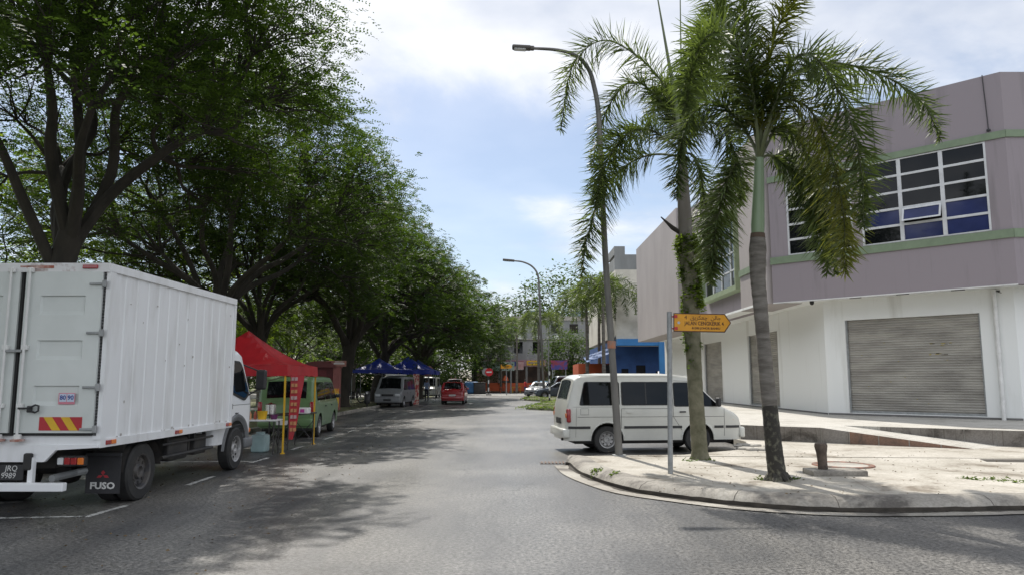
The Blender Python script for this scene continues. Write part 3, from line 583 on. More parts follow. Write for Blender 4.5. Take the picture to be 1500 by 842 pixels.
# ------------------------------------------------------------------ generic lofted vehicle bodies (x forward, y left, z up)
class Body:
    def __init__(s, sil, W, belt, tumble, sill, wheels, arch, rend=.25, er=.09, crown=.03, corner=.22, low=.10):
        s.sil = sil; s.W = W; s.belt = belt; s.tb = tumble; s.sill = sill; s.wh = wheels; s.arch = arch; s.er = er; s.crown = crown
        s.x0, s.x1 = sil[0][0], sil[-1][0]; s.rx = rend; s.rc = corner; s.low = low
    def zt(s, x):
        P = s.sil
        for i in range(len(P) - 1):
            if x <= P[i + 1][0]:
                a, b = P[i], P[i + 1]; return a[1] + (b[1] - a[1]) * (x - a[0]) / max(1e-6, b[0] - a[0])
        return P[-1][1]
    def zb(s, x):
        z = s.sill
        for xw, zw in s.wh:
            dx = abs(x - xw)
            if dx < s.arch: z = max(z, zw + math.sqrt(s.arch ** 2 - dx * dx))
        return z
    def hw(s, x, z, zt=None):
        h = s.W / 2
        for e in (s.x0, s.x1):
            dd = abs(x - e)
            if dd < s.rx: h -= s.rc * (1 - math.sqrt(max(0, 1 - ((s.rx - dd) / s.rx) ** 2)))
        if z > s.belt: h -= (z - s.belt) * s.tb
        else: h -= s.low * ((s.belt - z) / s.belt) ** 2
        if zt is not None and z > zt - s.er:
            q = (z - (zt - s.er)) / s.er; h -= s.er * (1 - math.sqrt(max(0, 1 - q * q)))
        return h
    def build(s, name, m, parent):
        xs = set(p[0] for p in s.sil); L = s.x1 - s.x0; n = int(L / .08)
        for i in range(n + 1): xs.add(round(s.x0 + L * i / n, 4))
        for xw, _ in s.wh:
            for i in range(17): xs.add(xw - s.arch * math.cos(PI * i / 16)); 
            xs.add(xw - s.arch - .001); xs.add(xw + s.arch + .001)
        for e, sg in ((s.x0, 1), (s.x1, -1)):
            for i in range(9): xs.add(e + sg * s.rx * (i / 8) ** 2)
        xs = sorted(xs); keep = [xs[0]]; sx = set(p[0] for p in s.sil)
        for x in xs[1:]:
            if x - keep[-1] > .004 or x in sx: keep.append(x)
        NL, NR, NT = 9, 5, 7; V = []; rows = []
        for x in keep:
            zt = s.zt(x); zb = min(s.zb(x), zt - .03); er = min(s.er, (zt - zb) * .5); lv = [zb + (zt - er - zb) * i / (NL - 1) for i in range(NL)] + [zt - er * (1 - math.sin(PI / 2 * i / NR)) for i in range(1, NR + 1)]
            side = []
            for z in lv:
                o_er = s.er; s.er = er; h = s.hw(x, z, zt); s.er = o_er; side.append((h, z))
            ht = side[-1][0]; top = [(ht * math.cos(PI * i / (NT + 1)), zt + s.crown * (1 - math.cos(PI * i / (NT + 1)) ** 2)) for i in range(1, NT + 1)]
            sec = side + top + [(-h, z) for h, z in reversed(side)]; rows.append([(x, a, b) for a, b in sec])
        k = len(rows[0]); mb = MB(); mb.add([p for r_ in rows for p in r_], [(i * k + j, i * k + j + 1, (i + 1) * k + j + 1, (i + 1) * k + j) for i in range(len(rows) - 1) for j in range(k - 1)] + [tuple(range(k)), tuple((len(rows) - 1) * k + j for j in range(k))])
        return mb.build(name, m, parent, True, angle=32)
    def sidepoly(s, poly, side, off=.006, th=.006, r=.05):
        P = rpoly(poly, r); mb = MB(); n = len(P); sg = side
        a = [(x, sg * (s.hw(x, z) + off - th), z) for x, z in P]; b = [(x, sg * (s.hw(x, z) + off), z) for x, z in P]
        mb.add(a + b, [tuple(range(n)), tuple(range(n, 2 * n))] + [(i, (i + 1) % n, n + (i + 1) % n, n + i) for i in range(n)]); return mb
    def toppanel(s, xa, xb, f=.93, off=.008, nx=6, ny=10, f2=None, za=None):
        mb = MB(); V = []
        for i in range(nx + 1):
            x = xa + (xb - xa) * i / nx; z = s.zt(x); zl = s.zt(x - .004); zr = s.zt(x + .004); t = Vector((.008, 0, zr - zl)).normalized(); nm = Vector((-t.z, 0, t.x))
            h = s.hw(x, z, z); ff = f + ((f2 or f) - f) * i / nx
            for j in range(ny + 1):
                c = (2 * j / ny - 1) * ff; V.append((x + nm.x * off, c * h, z + nm.z * off + s.crown * (1 - c * c)))
        w_ = ny + 1; mb.add(V, [(i * w_ + j, i * w_ + j + 1, (i + 1) * w_ + j + 1, (i + 1) * w_ + j) for i in range(nx) for j in range(ny)]); return mb
def wheel(parent, x, y, r, w_=.18, steel=True, rimr=.62, mrim=None, face=None):
    sg = 1 if y > 0 else -1
    if face: sg = face
    t = MB(); t.lathe([(r * .60, -w_ / 2), (r * .93, -w_ / 2), (r, -w_ / 2 + .025), (r + .001, 0), (r, w_ / 2 - .025), (r * .93, w_ / 2), (r * .60, w_ / 2)], (0, 0, 0), 'Y', 32, closed=True)
    o = t.build('wheel', M_black, parent, True); o.location = (x, y, r)
    m_ = MB(); rr = r * rimr; f_ = sg * w_ / 2
    m_.lathe([(0, f_ * .45), (rr * .22, f_ * .45), (rr * .28, f_ * .80), (rr * .38, f_ * .8), (rr * .45, f_ * .45), (rr * .72, f_ * .55), (rr * .86, f_ * .35), (rr * .9, f_ * .9), (rr, f_ * 1.04), (rr, f_ * .2)], (0, 0, 0), 'Y', 28)
    for k in range(8):
        a = 2 * PI * k / 8; m_.lathe([(0, f_ * .56), (rr * .075, f_ * .57), (rr * .075, f_ * .3)], (rr * .62 * math.cos(a), 0, rr * .62 * math.sin(a)), 'Y', 6) if 0 else None
    rm = m_.build('rim', mrim or MATS['steel_rim'], o, True)
    h = MB()
    for k in range(8):
        a = 2 * PI * k / 8; h.lathe([(0, f_ * .60), (rr * .10, f_ * .60), (rr * .10, f_ * .4)], (rr * .64 * math.cos(a), 0, rr * .64 * math.sin(a)), 'Y', 8)
    h.build('rim_holes', M_dark, rm); return o
mat('steel_rim', (.42, .42, .42), .4, (.26, .25, .24), 8, metal=.4); mat('dark_rim', (.05, .05, .055), .5, (.09, .08, .07), 8); mat('alloy_rim', (.45, .45, .46), .3, metal=.6)
def underbody(parent, L, W, z0=.2, z1=.6, m=None):
    q = MB(); q.rbox((0, 0, (z0 + z1) / 2), (L * .93, W * .80, z1 - z0), .05); return q.build('underbody', M_dark, parent)
def seam(B, parent, lines, name='door_gap', m=None, w_=.008, off=.0035):
    for ln in lines:
        for sg in (1, -1):
            mb = MB()
            for i in range(len(ln) - 1):
                (x0, z0), (x1, z1) = ln[i], ln[i + 1]; k = max(1, int(math.hypot(x1 - x0, z1 - z0) / .1)); dx, dz = x1 - x0, z1 - z0; l_ = math.hypot(dx, dz); nx, nz = -dz / l_ * w_ / 2, dx / l_ * w_ / 2
                V = []
                for j in range(k + 1):
                    x = x0 + dx * j / k; z = z0 + dz * j / k; h = sg * (B.hw(x, z) + off); V += [(x - nx, h, z - nz), (x + nx, h, z + nz)]
                mb.add(V, [(2 * j, 2 * j + 1, 2 * j + 3, 2 * j + 2) for j in range(k)])
            mb.build(name, m or M_trim, parent)
def lampbox(parent, name, m, c, size, r=.03, rot=None):
    q = MB(); q.rbox(c, size, r, 3, rot); return q.build(name, m, parent, True)
# ---- white panel van beside the corner pavement
vx = thing('white_van', 'white passenger van parked side on behind the corner pavement and its lamp post', 'van', (3.13, 17.62, 0), R(7.5))
SILV = [(-2.06, .50), (-2.05, .78), (-2.02, 1.05), (-1.86, 1.62), (-1.74, 1.70), (-1.2, 1.735), (.3, 1.735), (.78, 1.70), (.93, 1.62), (1.50, 1.06), (1.60, 1.01), (1.86, .88), (1.97, .78), (2.03, .62), (2.05, .40)]
BV = Body(SILV, 1.62, .98, .115, .28, [(-1.12, .30), (.98, .30)], .37, .30, .08, .035, .14, .09)
BV.build('body', M_vanwhite, vx); underbody(vx, 4.0, 1.6, .2, .55)
for x in (-1.12, .98):
    for y in (.68, -.68): wheel(vx, x, y, .30, .17)
M_seal = mat('window_rubber', (.02, .02, .02), .6)
for sg in (1, -1):
    for P in ([(-1.74, 1.07), (-.85, 1.07), (-.85, 1.56), (-1.62, 1.56)], [(-.76, 1.07), (.30, 1.07), (.34, 1.16), (.34, 1.50), (.30, 1.56), (-.76, 1.56)],
              [(.44, 1.04), (1.46, 1.04), (1.06, 1.42), (.92, 1.55), (.44, 1.55)]):
        cx = sum(p[0] for p in P) / len(P); cz = sum(p[1] for p in P) / len(P); Q = [(cx + (x - cx) * 1.045, cz + (z - cz) * 1.07) for x, z in P]
        wf = BV.sidepoly(Q, sg, .006).build('side_window', M_seal, vx); BV.sidepoly(P, sg, .011).build('pane', M_glass, wf)
    q = BV.sidepoly([(-.24, 1.08), (-.215, 1.08), (-.215, 1.55), (-.24, 1.55)], sg, .014, r=.002); q.build('window_divider', M_trim, vx)
    q = BV.sidepoly([(1.08, 1.05), (1.105, 1.05), (1.105, 1.40), (1.08, 1.42)], sg, .014, r=.002); q.build('window_divider', M_seal, vx)
    q = MB(); q.rbox((1.42, sg * .93, 1.12), (.09, .16, .2), .03); q.box((1.42, sg * .82, 1.08), (.03, .12, .03)); q.build('side_mirror', M_trim, vx)
    q = MB(); q.box((.62, sg * (BV.hw(.62, .9) + .015), .905), (.14, .02, .03)); q.build('door_handle', M_trim, vx)
    q = MB(); q.box((-.62, sg * (BV.hw(-.62, .9) + .015), .905), (.12, .02, .03)); q.build('door_handle', M_vanwhite, vx)
    for a, b in ((-2.02, -1.51), (-.74, .60), (1.36, 1.7), (1.74, 2.0)):
        pass
    q = MB()
    ring = []
    for xw in (-1.12, .98):
        pts = [(xw - .385 * math.cos(R(a)), .30 + .385 * math.sin(R(a))) for a in range(0, 181, 12)]; q = MB(); q.tube([(x, sg * (BV.hw(x, z) - .004), z) for x, z in pts], .018, 6); q.build('arch_lip', M_vanwhite, vx)
    lampbox(vx, 'tail_light', M_redl, (-1.99, sg * .735, .83), (.09, .14, .30)); lampbox(vx, 'tail_lamp_clear_strip', M_orl, (-2.035, sg * .70, .83), (.04, .10, .1), .02)
    lampbox(vx, 'indicator', M_orl, (1.83, sg * .71, .75), (.16, .14, .12), .03, Matrix.Rotation(R(-35 * sg), 3, 'Z')); lampbox(vx, 'headlight', M_whl, (1.94, sg * .52, .75), (.09, .26, .13), .02)
q = BV.sidepoly([(-1.72, .86), (-1.56, .86), (-1.56, .98), (-1.72, .98)], -1, .006, .004, .02); q.build('fuel_flap', M_vanwhite, vx); seam(BV, vx, [[(-1.73, .85), (-1.55, .85), (-1.55, .985), (-1.73, .985), (-1.73, .85)], [(-1.9, 1.02), (-.85, 1.02)], [(-1.82, 1.0), (-1.84, .36)]], w_=.005)
seam(BV, vx, [[(-.80, .98), (-.80, .36)], [(.40, 1.6), (.40, .98), (.40, .80), (.60, .50)], [(.38, .98), (-.80, .98)], [(1.60, .98), (1.60, .36)], [(-1.8, .80), (1.6, .80)], [(.44, 1.6), (.98, 1.58)]])
for a, b in ((-2.0, -1.51), (-.74, .60), (1.36, 1.58), (1.63, 1.97)): seam(BV, vx, [[(a, .57), (b, .57)]], 'rub_strip', M_trim, .055, .010)
BV.toppanel(.955, 1.49, .90, .006, f2=.86).build('windscreen', M_glass, vx); BV.toppanel(-1.985, -1.87, .80, .010, f2=.78).build('rear_window', M_glass2, vx)
q = MB(); q.rbox((-2.05, 0, .44), (.16, 1.56, .20), .04, 3); q.build('rear_bumper', M_vanwhite, vx, True); q = MB(); q.rbox((2.04, 0, .44), (.14, 1.54, .24), .04, 3); q.build('front_bumper', M_vanwhite, vx, True)
q = MB(); q.rbox((-2.075, 0, .70), (.02, .46, .14), .01); q.build('number_plate', M_trim, vx)
q = MB(); q.tube([(-2.1, -.45, .30), (-1.7, -.45, .30)], .03, 8); q.build('exhaust_pipe', M_dark, vx)
q = MB(); q.tube([(-1.75, .74, 1.71), (.8, .74, 1.71)], .012, 6); q.build('roof_gutter', M_vanwhite, vx); q = MB(); q.tube([(-1.75, -.74, 1.71), (.8, -.74, 1.71)], .012, 6); q.build('roof_gutter', M_vanwhite, vx)
# ---- box truck on the left (x right, y forward)
tk = thing('box_truck', 'white box truck parked at the left kerb with shut ribbed doors', 'truck', (-6.05, 9.12, 0), R(-.8))
BZ0, BZ1, BL, HW = .80, 3.03, 4.05, 1.06
q = MB(); q.box((0, BL / 2, (BZ0 + BZ1) / 2), (2 * HW - .06, BL - .02, BZ1 - BZ0 - .02)); box = q.build('cargo_box', M_white, tk)
for sg in (1, -1):         # corrugated side sheet: 13 shallow ribs
    V = []; prof = []; nr = 13; y0, y1 = .10, BL - .06
    for i in range(nr):
        a = y0 + (y1 - y0) * i / nr; p = (y1 - y0) / nr; prof += [(a, 0), (a + p * .62, 0), (a + p * .68, -.010), (a + p * .94, -.010)]
    prof.append((y1, 0)); q = MB()
    for y, dd in prof: V += [(sg * (HW - .006 + dd), y, BZ0 + .09), (sg * (HW - .006 + dd), y, BZ1 - .09)]
    q.add(V, [(2 * i, 2 * i + 1, 2 * i + 3, 2 * i + 2) for i in range(len(prof) - 1)]); q.build('side_panel', M_white, box)
    q = MB(); q.box((sg * (HW - .01), BL / 2, BZ1 - .04), (.055, BL + .01, .10)); q.build('top_rail', M_white, box); q = MB(); q.box((sg * (HW - .01), BL / 2, BZ0 + .045), (.055, BL + .01, .10)); q.build('bottom_rail', M_white, box)
    q = MB(); q.box((sg * (HW - .03), .04, (BZ0 + BZ1) / 2), (.10, .12, BZ1 - BZ0 - .19)); q.build('corner_post', M_white, box)
    q = MB(); q.box((sg * (HW - .03), BL - .02, (BZ0 + BZ1) / 2), (.085, .07, BZ1 - BZ0 - .19)); q.build('corner_post', M_white, box)
    for y, c2 in ((.16, 1), (1.98, 1), (3.86, 0)):
        q = MB(); q.rbox((sg * (HW + .022), y, BZ0 + .05), (.02, .11, .055), .006); q.build('marker_lamp', M_redl, box); q = MB(); q.rbox((sg * (HW + .022), y + .112, BZ0 + .05), (.02, .11, .055), .006); q.build('marker_lamp', M_orl, box)
q = MB(); q.box((0, BL / 2, BZ1 + .005), (2 * HW - .05, BL, .03)); q.build('roof_panel', M_white, box)
q = MB(); q.box((0, -.01, BZ1 - .045), (2 * HW, .07, .11)); q.build('rear_header', mat('scuffed_white_paint', (.66, .66, .66), .5, (.38, .30, .28), 5, contrast=(.36, .48)), box)
M_rust = mat('rust_scrape', (.33, .10, .06), .8, (.55, .42, .38), 9)
q = MB(); q.box((.20, -.048, BZ1 - .035), (.34, .004, .035)); q.box((.05, -.048, BZ1 - .03), (.2, .004, .02)); q.build('rust_scrape', M_rust, box)
rg = random.Random(12)
for k in range(26):
    y = rg.uniform(.2, 3.9); z = rg.choice([BZ0 + .1, BZ0 + .12, rg.uniform(BZ0 + .2, BZ1 - .3)]); q = MB(); q.box((HW - .002, y, z), (.003, rg.uniform(.01, .05), rg.uniform(.008, .035))); q.build('scuff_mark', mat('grey_scuff', (.32, .30, .28), .8, (.45, .43, .4), 20), box)
q = MB(); q.rbox((.83, -.055, BZ1 - .035), (.19, .03, .05), .01); q.build('marker_lamp', M_redl, box)
M_gask = mat('door_gasket', (.02, .02, .02), .7)
for sg in (1, -1):         # doors
    cx = sg * .515; q = MB(); xw = .28; X0_, X1_ = cx - .4775, cx + .4775; a_, b_ = cx - xw, cx + xw; q.box((cx, -.010, 1.955), (1.02, .02, 2.03), mi=1)
    q.box(((X0_ + a_) / 2, -.035, 1.955), (a_ - X0_, .03, 1.96)); q.box(((X1_ + b_) / 2, -.035, 1.955), (X1_ - b_, .03, 1.96))
    zs_ = [.975, 1.30, 1.54, 1.85, 2.09, 2.40, 2.64, 2.935]
    for k in range(0, 8, 2): q.box((cx, -.035, (zs_[k] + zs_[k + 1]) / 2), (b_ - a_, .03, zs_[k + 1] - zs_[k]))
    for k in (1, 3, 5):
        z0_, z1_ = zs_[k], zs_[k + 1]; q.add([(a_, -.048, z0_), (b_, -.048, z0_), (b_, -.048, z1_), (a_, -.048, z1_), (a_ + .02, -.024, z0_ + .05), (b_ - .02, -.024, z0_ + .05), (b_ - .02, -.024, z1_ - .01), (a_ + .02, -.024, z1_ - .01)], [(0, 1, 5, 4), (1, 2, 6, 5), (2, 3, 7, 6), (3, 0, 4, 7), (4, 5, 6, 7)])
    dr_ = q.build('door', [mat('door_grey_white', (.60, .63, .61), .4, (.54, .57, .55), 1.5, coat=.2), M_gask], tk)
    for z in (2.78, 2.18, 1.52, 1.0 + .02):
        q = MB(); q.rbox((sg * .93, -.068, z), (.17, .025, .03), .006); q.rbox((sg * 1.03, -.07, z), (.05, .035, .09), .008); q.build('hinge', M_galv, dr_)
    for xr in ((.105,) if sg > 0 else (-.13,)):
        q = MB(); q.tube([(xr, -.09, .89), (xr, -.09, 2.98)], .016, 10); 
        for z in (.93, 1.30, 2.0, 2.95): q.rbox((xr, -.075, z), (.075, .05, .06), .01)
        rod = q.build('locking_rod', M_pwhite, dr_)
        q = MB(); q.lathe([(.0, -.03), (.075, -.022), (.08, 0), (.0, .01)], (xr, -.075, .90), n=16); q.build('rod_foot', M_rust, rod)
        s2_ = 1 if sg > 0 else -1; q = MB(); q.tube([(xr, -.105, 1.27), (xr + .12 * s2_, -.11, 1.27), (xr + .21 * s2_, -.11, 1.31), (xr + .25 * s2_, -.11, 1.30), (xr + .25 * s2_, -.11, 1.24), (xr + .21 * s2_, -.11, 1.22), (xr + .12 * s2_, -.11, 1.25)], .012, 8); q.rbox((xr + .13 * s2_, -.09, 1.26), (.05, .05, .08), .01); q.build('latch_handle', M_trim, rod)
q = MB(); q.rbox((-.02, -.085, 1.96), (.2, .03, .035), .008); q.build('rod_link', M_galv, tk)
# hazard board: red and yellow chevrons, speed sticker
hz = MB(); Z0, Z1, X0, X1 = 1.005, 1.165, .34, .86; y_ = -.054; hz.box((.60, -.053, (Z0 + Z1) / 2), (X1 - X0, .006, Z1 - Z0)); hzo = hz.build('hazard_board', M_signred, tk)
hz = MB()
for a in (.39, .60):
    P = [(a, Z1), (a + .105, Z1), (a + .22, Z0), (a + .115, Z0)]; hz.slab([(max(X0, min(X1, x)), -.0575, z) for x, z in P], (0, -1, 0), .002)
hz.build('yellow_stripe', M_yel, hzo)
q = MB(); q.box((.655, -.054, 1.385), (.20, .006, .135)); stk_ = q.build('speed_sticker', mat('sticker_pink', (.62, .22, .28), .5), tk)
q = MB(); q.box((.61, -.0585, 1.395), (.085, .003, .095)); q.box((.705, -.0585, 1.395), (.085, .003, .095)); q.build('sticker_field', mat('sticker_blue_white', (.55, .62, .75), .5), stk_)
M_navyt = mat('navy_lettering', (.02, .04, .25), .5)
text('80', 'speed_number', M_navyt, stk_, .075, frame((.61, -.0605, 1.395), (1, 0, 0), (0, 0, 1)), .001, bold=.002); text('90', 'speed_number', M_navyt, stk_, .075, frame((.705, -.0605, 1.395), (1, 0, 0), (0, 0, 1)), .001, bold=.002)
# rear frame, bumper, lamps, plate
q = MB(); q.slab([(-1.06, -.03, .83), (1.06, -.03, .83), (1.06, -.03, .80), (.55, -.03, .77), (.42, -.03, .63), (-.42, -.03, .63), (-.55, -.03, .77), (-1.06, -.03, .80)], (0, 1, 0), .05); q.build('rear_sill', M_white, tk)
for sg in (1, -1):
    q = MB(); q.box((sg * .30, -.06, .52), (.06, .06, .34)); q.build('bumper_bracket', M_white, tk); q = MB(); q.rbox((sg * .26, -.08, .64), (.10, .06, .20), .02); q.build('dock_buffer', M_black, tk)
q = MB(); q.rbox((-.06, -.12, .35), (1.62, .09, .10), .012); q.build('rear_bumper', M_white, tk)
for sg in (1, -1):
    q = MB(); q.rbox((sg * .68, .12, .63), (.34, .08, .13), .02); tl = q.build('tail_light', M_dark, tk)
    for i, m_ in enumerate((M_whl, M_redl, M_redl, M_orl)): q = MB(); q.rbox((sg * (.56 + i * .082), .07, .63), (.075, .03, .085), .012); q.build('lens', m_, tl)
q = MB(); q.rbox((.0, -.02, .505), (.36, .02, .19), .01); pl = q.build('number_plate', M_trim, tk)
M_plw = mat('plate_white', (.6, .6, .58), .5)
text('JRQ', 'plate_letters', M_plw, pl, .095, frame((.03, -.0315, .553), (1, 0, 0), (0, 0, 1)), .001, sx=.95, shear=.1); text('9989', 'plate_letters', M_plw, pl, .095, frame((.0, -.0315, .468), (1, 0, 0), (0, 0, 1)), .001, sx=.95, shear=.1)
q = MB(); q.box((0, 2.6, .62), (.72, 4.6, .2));  q.box((0, 2.9, .72), (1.9, .08, .12)); q.box((0, .8, .74), (1.9, .08, .1)); q.build('chassis', M_dark, tk)
q = MB(); q.lathe([(0, -.15), (.14, -.1), (.17, 0), (.14, .1), (0, .15)], (0, 1.2, .38), 'X', 16); q.tube([(-.8, 1.2, .40), (.8, 1.2, .40)], .06, 10); q.build('rear_axle', M_dark, tk)
q = MB(); q.tube([(.45, .1, .42), (.5, .5, .44), (.8, 1.0, .5), (.6, 2.2, .55)], .045, 8); q.build('exhaust_pipe', M_galv, tk)
M_flap = mat('mud_flap_rubber', (.025, .025, .028), .65)
for sg, ff in ((1, .80), (-1, -.80)):
    q = MB(); q.box((ff, .60, .40), (.44, .015, .46)); q.box((ff, .58, .66), (.46, .03, .04)); fl_ = q.build('mud_flap', M_flap, tk)
    text('FUSO', 'maker_lettering', M_plw, fl_, .115, frame((ff, .590, .265), (1, 0, 0), (0, 0, 1)), .001, sx=1.15, bold=.004)
    q = MB()
    for a in (90, 210, 330):       # three rhombs meeting at a point
        d0 = Vector((math.cos(R(a)), math.sin(R(a)))) ; d1 = Vector((-d0.y, d0.x)); l = .062; P = [Vector((0, 0)), d0 * l / 2 + d1 * .018, d0 * l, d0 * l / 2 - d1 * .018]
        q.slab([(ff + p.x * 1.5, .5905, .40 + p.y) for p in P], (0, -1, 0), .002)
    q.build('maker_emblem', mat('emblem_red', (.35, .02, .03), .5), fl_)
for sg in (1, -1):
    for dx_, fc in ((.90, sg), (.68, -sg)):
        wheel(tk, sg * dx_, 1.2, .385, .20, rimr=.60, mrim=MATS['dark_rim'], face=fc) if 0 else None
def wheel_x(parent, x, y, r, w_, sg, m_):       # axle along x
    o = wheel(parent, 0, sg, r, w_, mrim=m_); o.location = (x, y, r); o.rotation_euler = (0, 0, -PI / 2); return o
for sg in (1, -1):
    for dx_, fc in ((.91, sg), (.66, -sg)): wheel_x(tk, sg * dx_, 1.16, .385, .20, fc, MATS['dark_rim'])
    wheel_x(tk, sg * .86, 4.62, .375, .20, sg, MATS['steel_rim'])
q = MB(); q.rbox((.78, 2.35, .58), (.36, .62, .34), .05, 3); q.build('fuel_tank', M_dark, tk, True); q = MB(); q.rbox((.80, 3.12, .58), (.30, .42, .30), .02); q.build('battery_box', M_dark, tk)
for y in (2.05, 2.75, 3.35): q = MB(); q.box((.90, y, .62), (.05, .05, .3)); q.build('bracket', M_dark, tk)
q = MB(); q.tube([(.98, 1.75, .50), (.98, 3.5, .50)], .025, 8); q.tube([(.98, 1.75, .68), (.98, 3.5, .68)], .02, 8); q.build('side_guard', M_dark, tk)
q = MB()
pts = [(.0 + 1.16 - .50 * math.cos(R(a)), .385 + .48 * math.sin(R(a))) for a in range(5, 176, 10)]
for sg in (1, -1):
    q = MB(); V = []
    for y, z in pts: V += [(sg * 1.02, y, min(z, .76)), (sg * .56, y, min(z, .76))]
    q.add(V, [(2 * i, 2 * i + 1, 2 * i + 3, 2 * i + 2) for i in range(len(pts) - 1)]); q.build('rear_mudguard', M_dark, tk)
# cab: lofted body rotated so that its x runs forward
cab = bpy.data.objects.new('cab', None); 
SILC = [(-.72, 1.0), (-.70, 2.02), (-.60, 2.14), (-.3, 2.18), (.35, 2.16), (.50, 2.10), (.86, 1.30), (.93, 1.12), (.96, .9), (.965, .52)]
BC = Body(SILC, 1.90, 1.22, .10, .50, [(.18, .38)], .50, .20, .09, .03, .12, .05)
cb2 = BC.build('cab', M_white, tk); cb2.location = (0, 4.45, 0); cb2.rotation_euler = (0, 0, PI / 2)
for sg in (1, -1):
    wn = BC.sidepoly([(-.28, 1.40), (.50, 1.22), (.76, 1.34), (.50, 1.86), (.38, 1.96), (-.28, 1.98)], sg, .008, r=.09).build('side_window', M_seal, cb2)
    BC.sidepoly([(-.24, 1.44), (.50, 1.27), (.70, 1.38), (.46, 1.84), (.36, 1.92), (-.24, 1.94)], sg, .013, r=.08).build('pane', M_glass, wn)
    q = MB(); q.rbox((.83, sg * 1.14, 1.62), (.10, .20, .38), .04, 3); q.tube([(.72, sg * .9, 1.30), (.83, sg * 1.1, 1.45)], .015, 6); q.tube([(.6, sg * .86, 1.9), (.83, sg * 1.1, 1.78)], .015, 6); q.build('side_mirror', M_trim, cb2)
    q = MB(); q.rbox((-.16, sg * (.955), 1.14), (.16, .03, .10), .03); q.build('door_handle', M_trim, cb2)
    q = MB(); V = []
    for a in range(0, 181, 10):
        for rr, oo in ((.50, .0), (.56, .03), (.60, .03), (.62, .0)):
            x = .18 - rr * math.cos(R(a)); z = .38 + rr * math.sin(R(a)); V.append((x, sg * (BC.hw(min(max(x, -.6), .8), z) + oo + .002), z))
    q.add(V, [(i * 4 + j, i * 4 + j + 1, i * 4 + j + 5, i * 4 + j + 4) for i in range(18) for j in range(3)]); q.build('wheel_arch_trim', mat('grey_arch_plastic', (.16, .165, .17), .6), cb2)
    lampbox(cb2, 'headlight', M_whl, (.92, sg * .70, .78), (.12, .32, .2)); lampbox(cb2, 'corner_indicator', M_orl, (.90, sg * .88, .66), (.10, .10, .1))
    q = MB(); q.rbox((.78, sg * .90, .44), (.38, .16, .2), .05, 3); q.build('bumper_corner', MATS['grey_arch_plastic'], cb2, True)
seam(BC, cb2, [[(-.34, 2.0), (-.34, .9)], [(-.34, 1.16), (.8, 1.16)], [(.80, 1.30), (.80, .75)]])
BC.toppanel(.512, .85, .90, .008, f2=.92).build('windscreen', M_glass, cb2)
q = MB(); q.rbox((.94, 0, .52), (.14, 1.7, .24), .05, 3); q.build('front_bumper', M_white, cb2, True)
q = MB(); q.slab([(-.6, 0, 2.2), (.3, 0, 2.2), (.1, 0, 2.42), (-.35, 0, 2.66), (-.6, 0, 2.70)], (0, 1, 0), .8); 
q = MB(); V = [(-.6, -.7, 2.16), (.35, -.62, 2.16), (.35, .62, 2.16), (-.6, .7, 2.16), (-.6, -.62, 2.62), (-.35, -.60, 2.60), (-.35, .60, 2.60), (-.6, .62, 2.62)]; q.add(V, [(0, 1, 5, 4), (1, 2, 6, 5), (2, 3, 7, 6), (3, 0, 4, 7), (4, 5, 6, 7), (0, 3, 2, 1)]); q.build('wind_deflector', M_white, cb2)
M_ink = mat('dark_ink', (.05, .05, .05), .6)
for z, s_ in ((1.01, 'JAYA'), (.955, 'TRANSPORT'), (.90, 'S.B.'), (.80, 'B.T.M.')):      # three short lines of small print on the door
    q = MB(); rg = random.Random(int(z * 100)); t = -.02
    while t < .24 - (.1 if len(s_) < 5 else 0):
        l = rg.uniform(.012, .03); q.box((.10 + t, -(BC.hw(.2, z) + .006), z), (l, .003, rg.uniform(.016, .026))); t += l + .012
    q.build('door_small_print', M_ink, cb2)
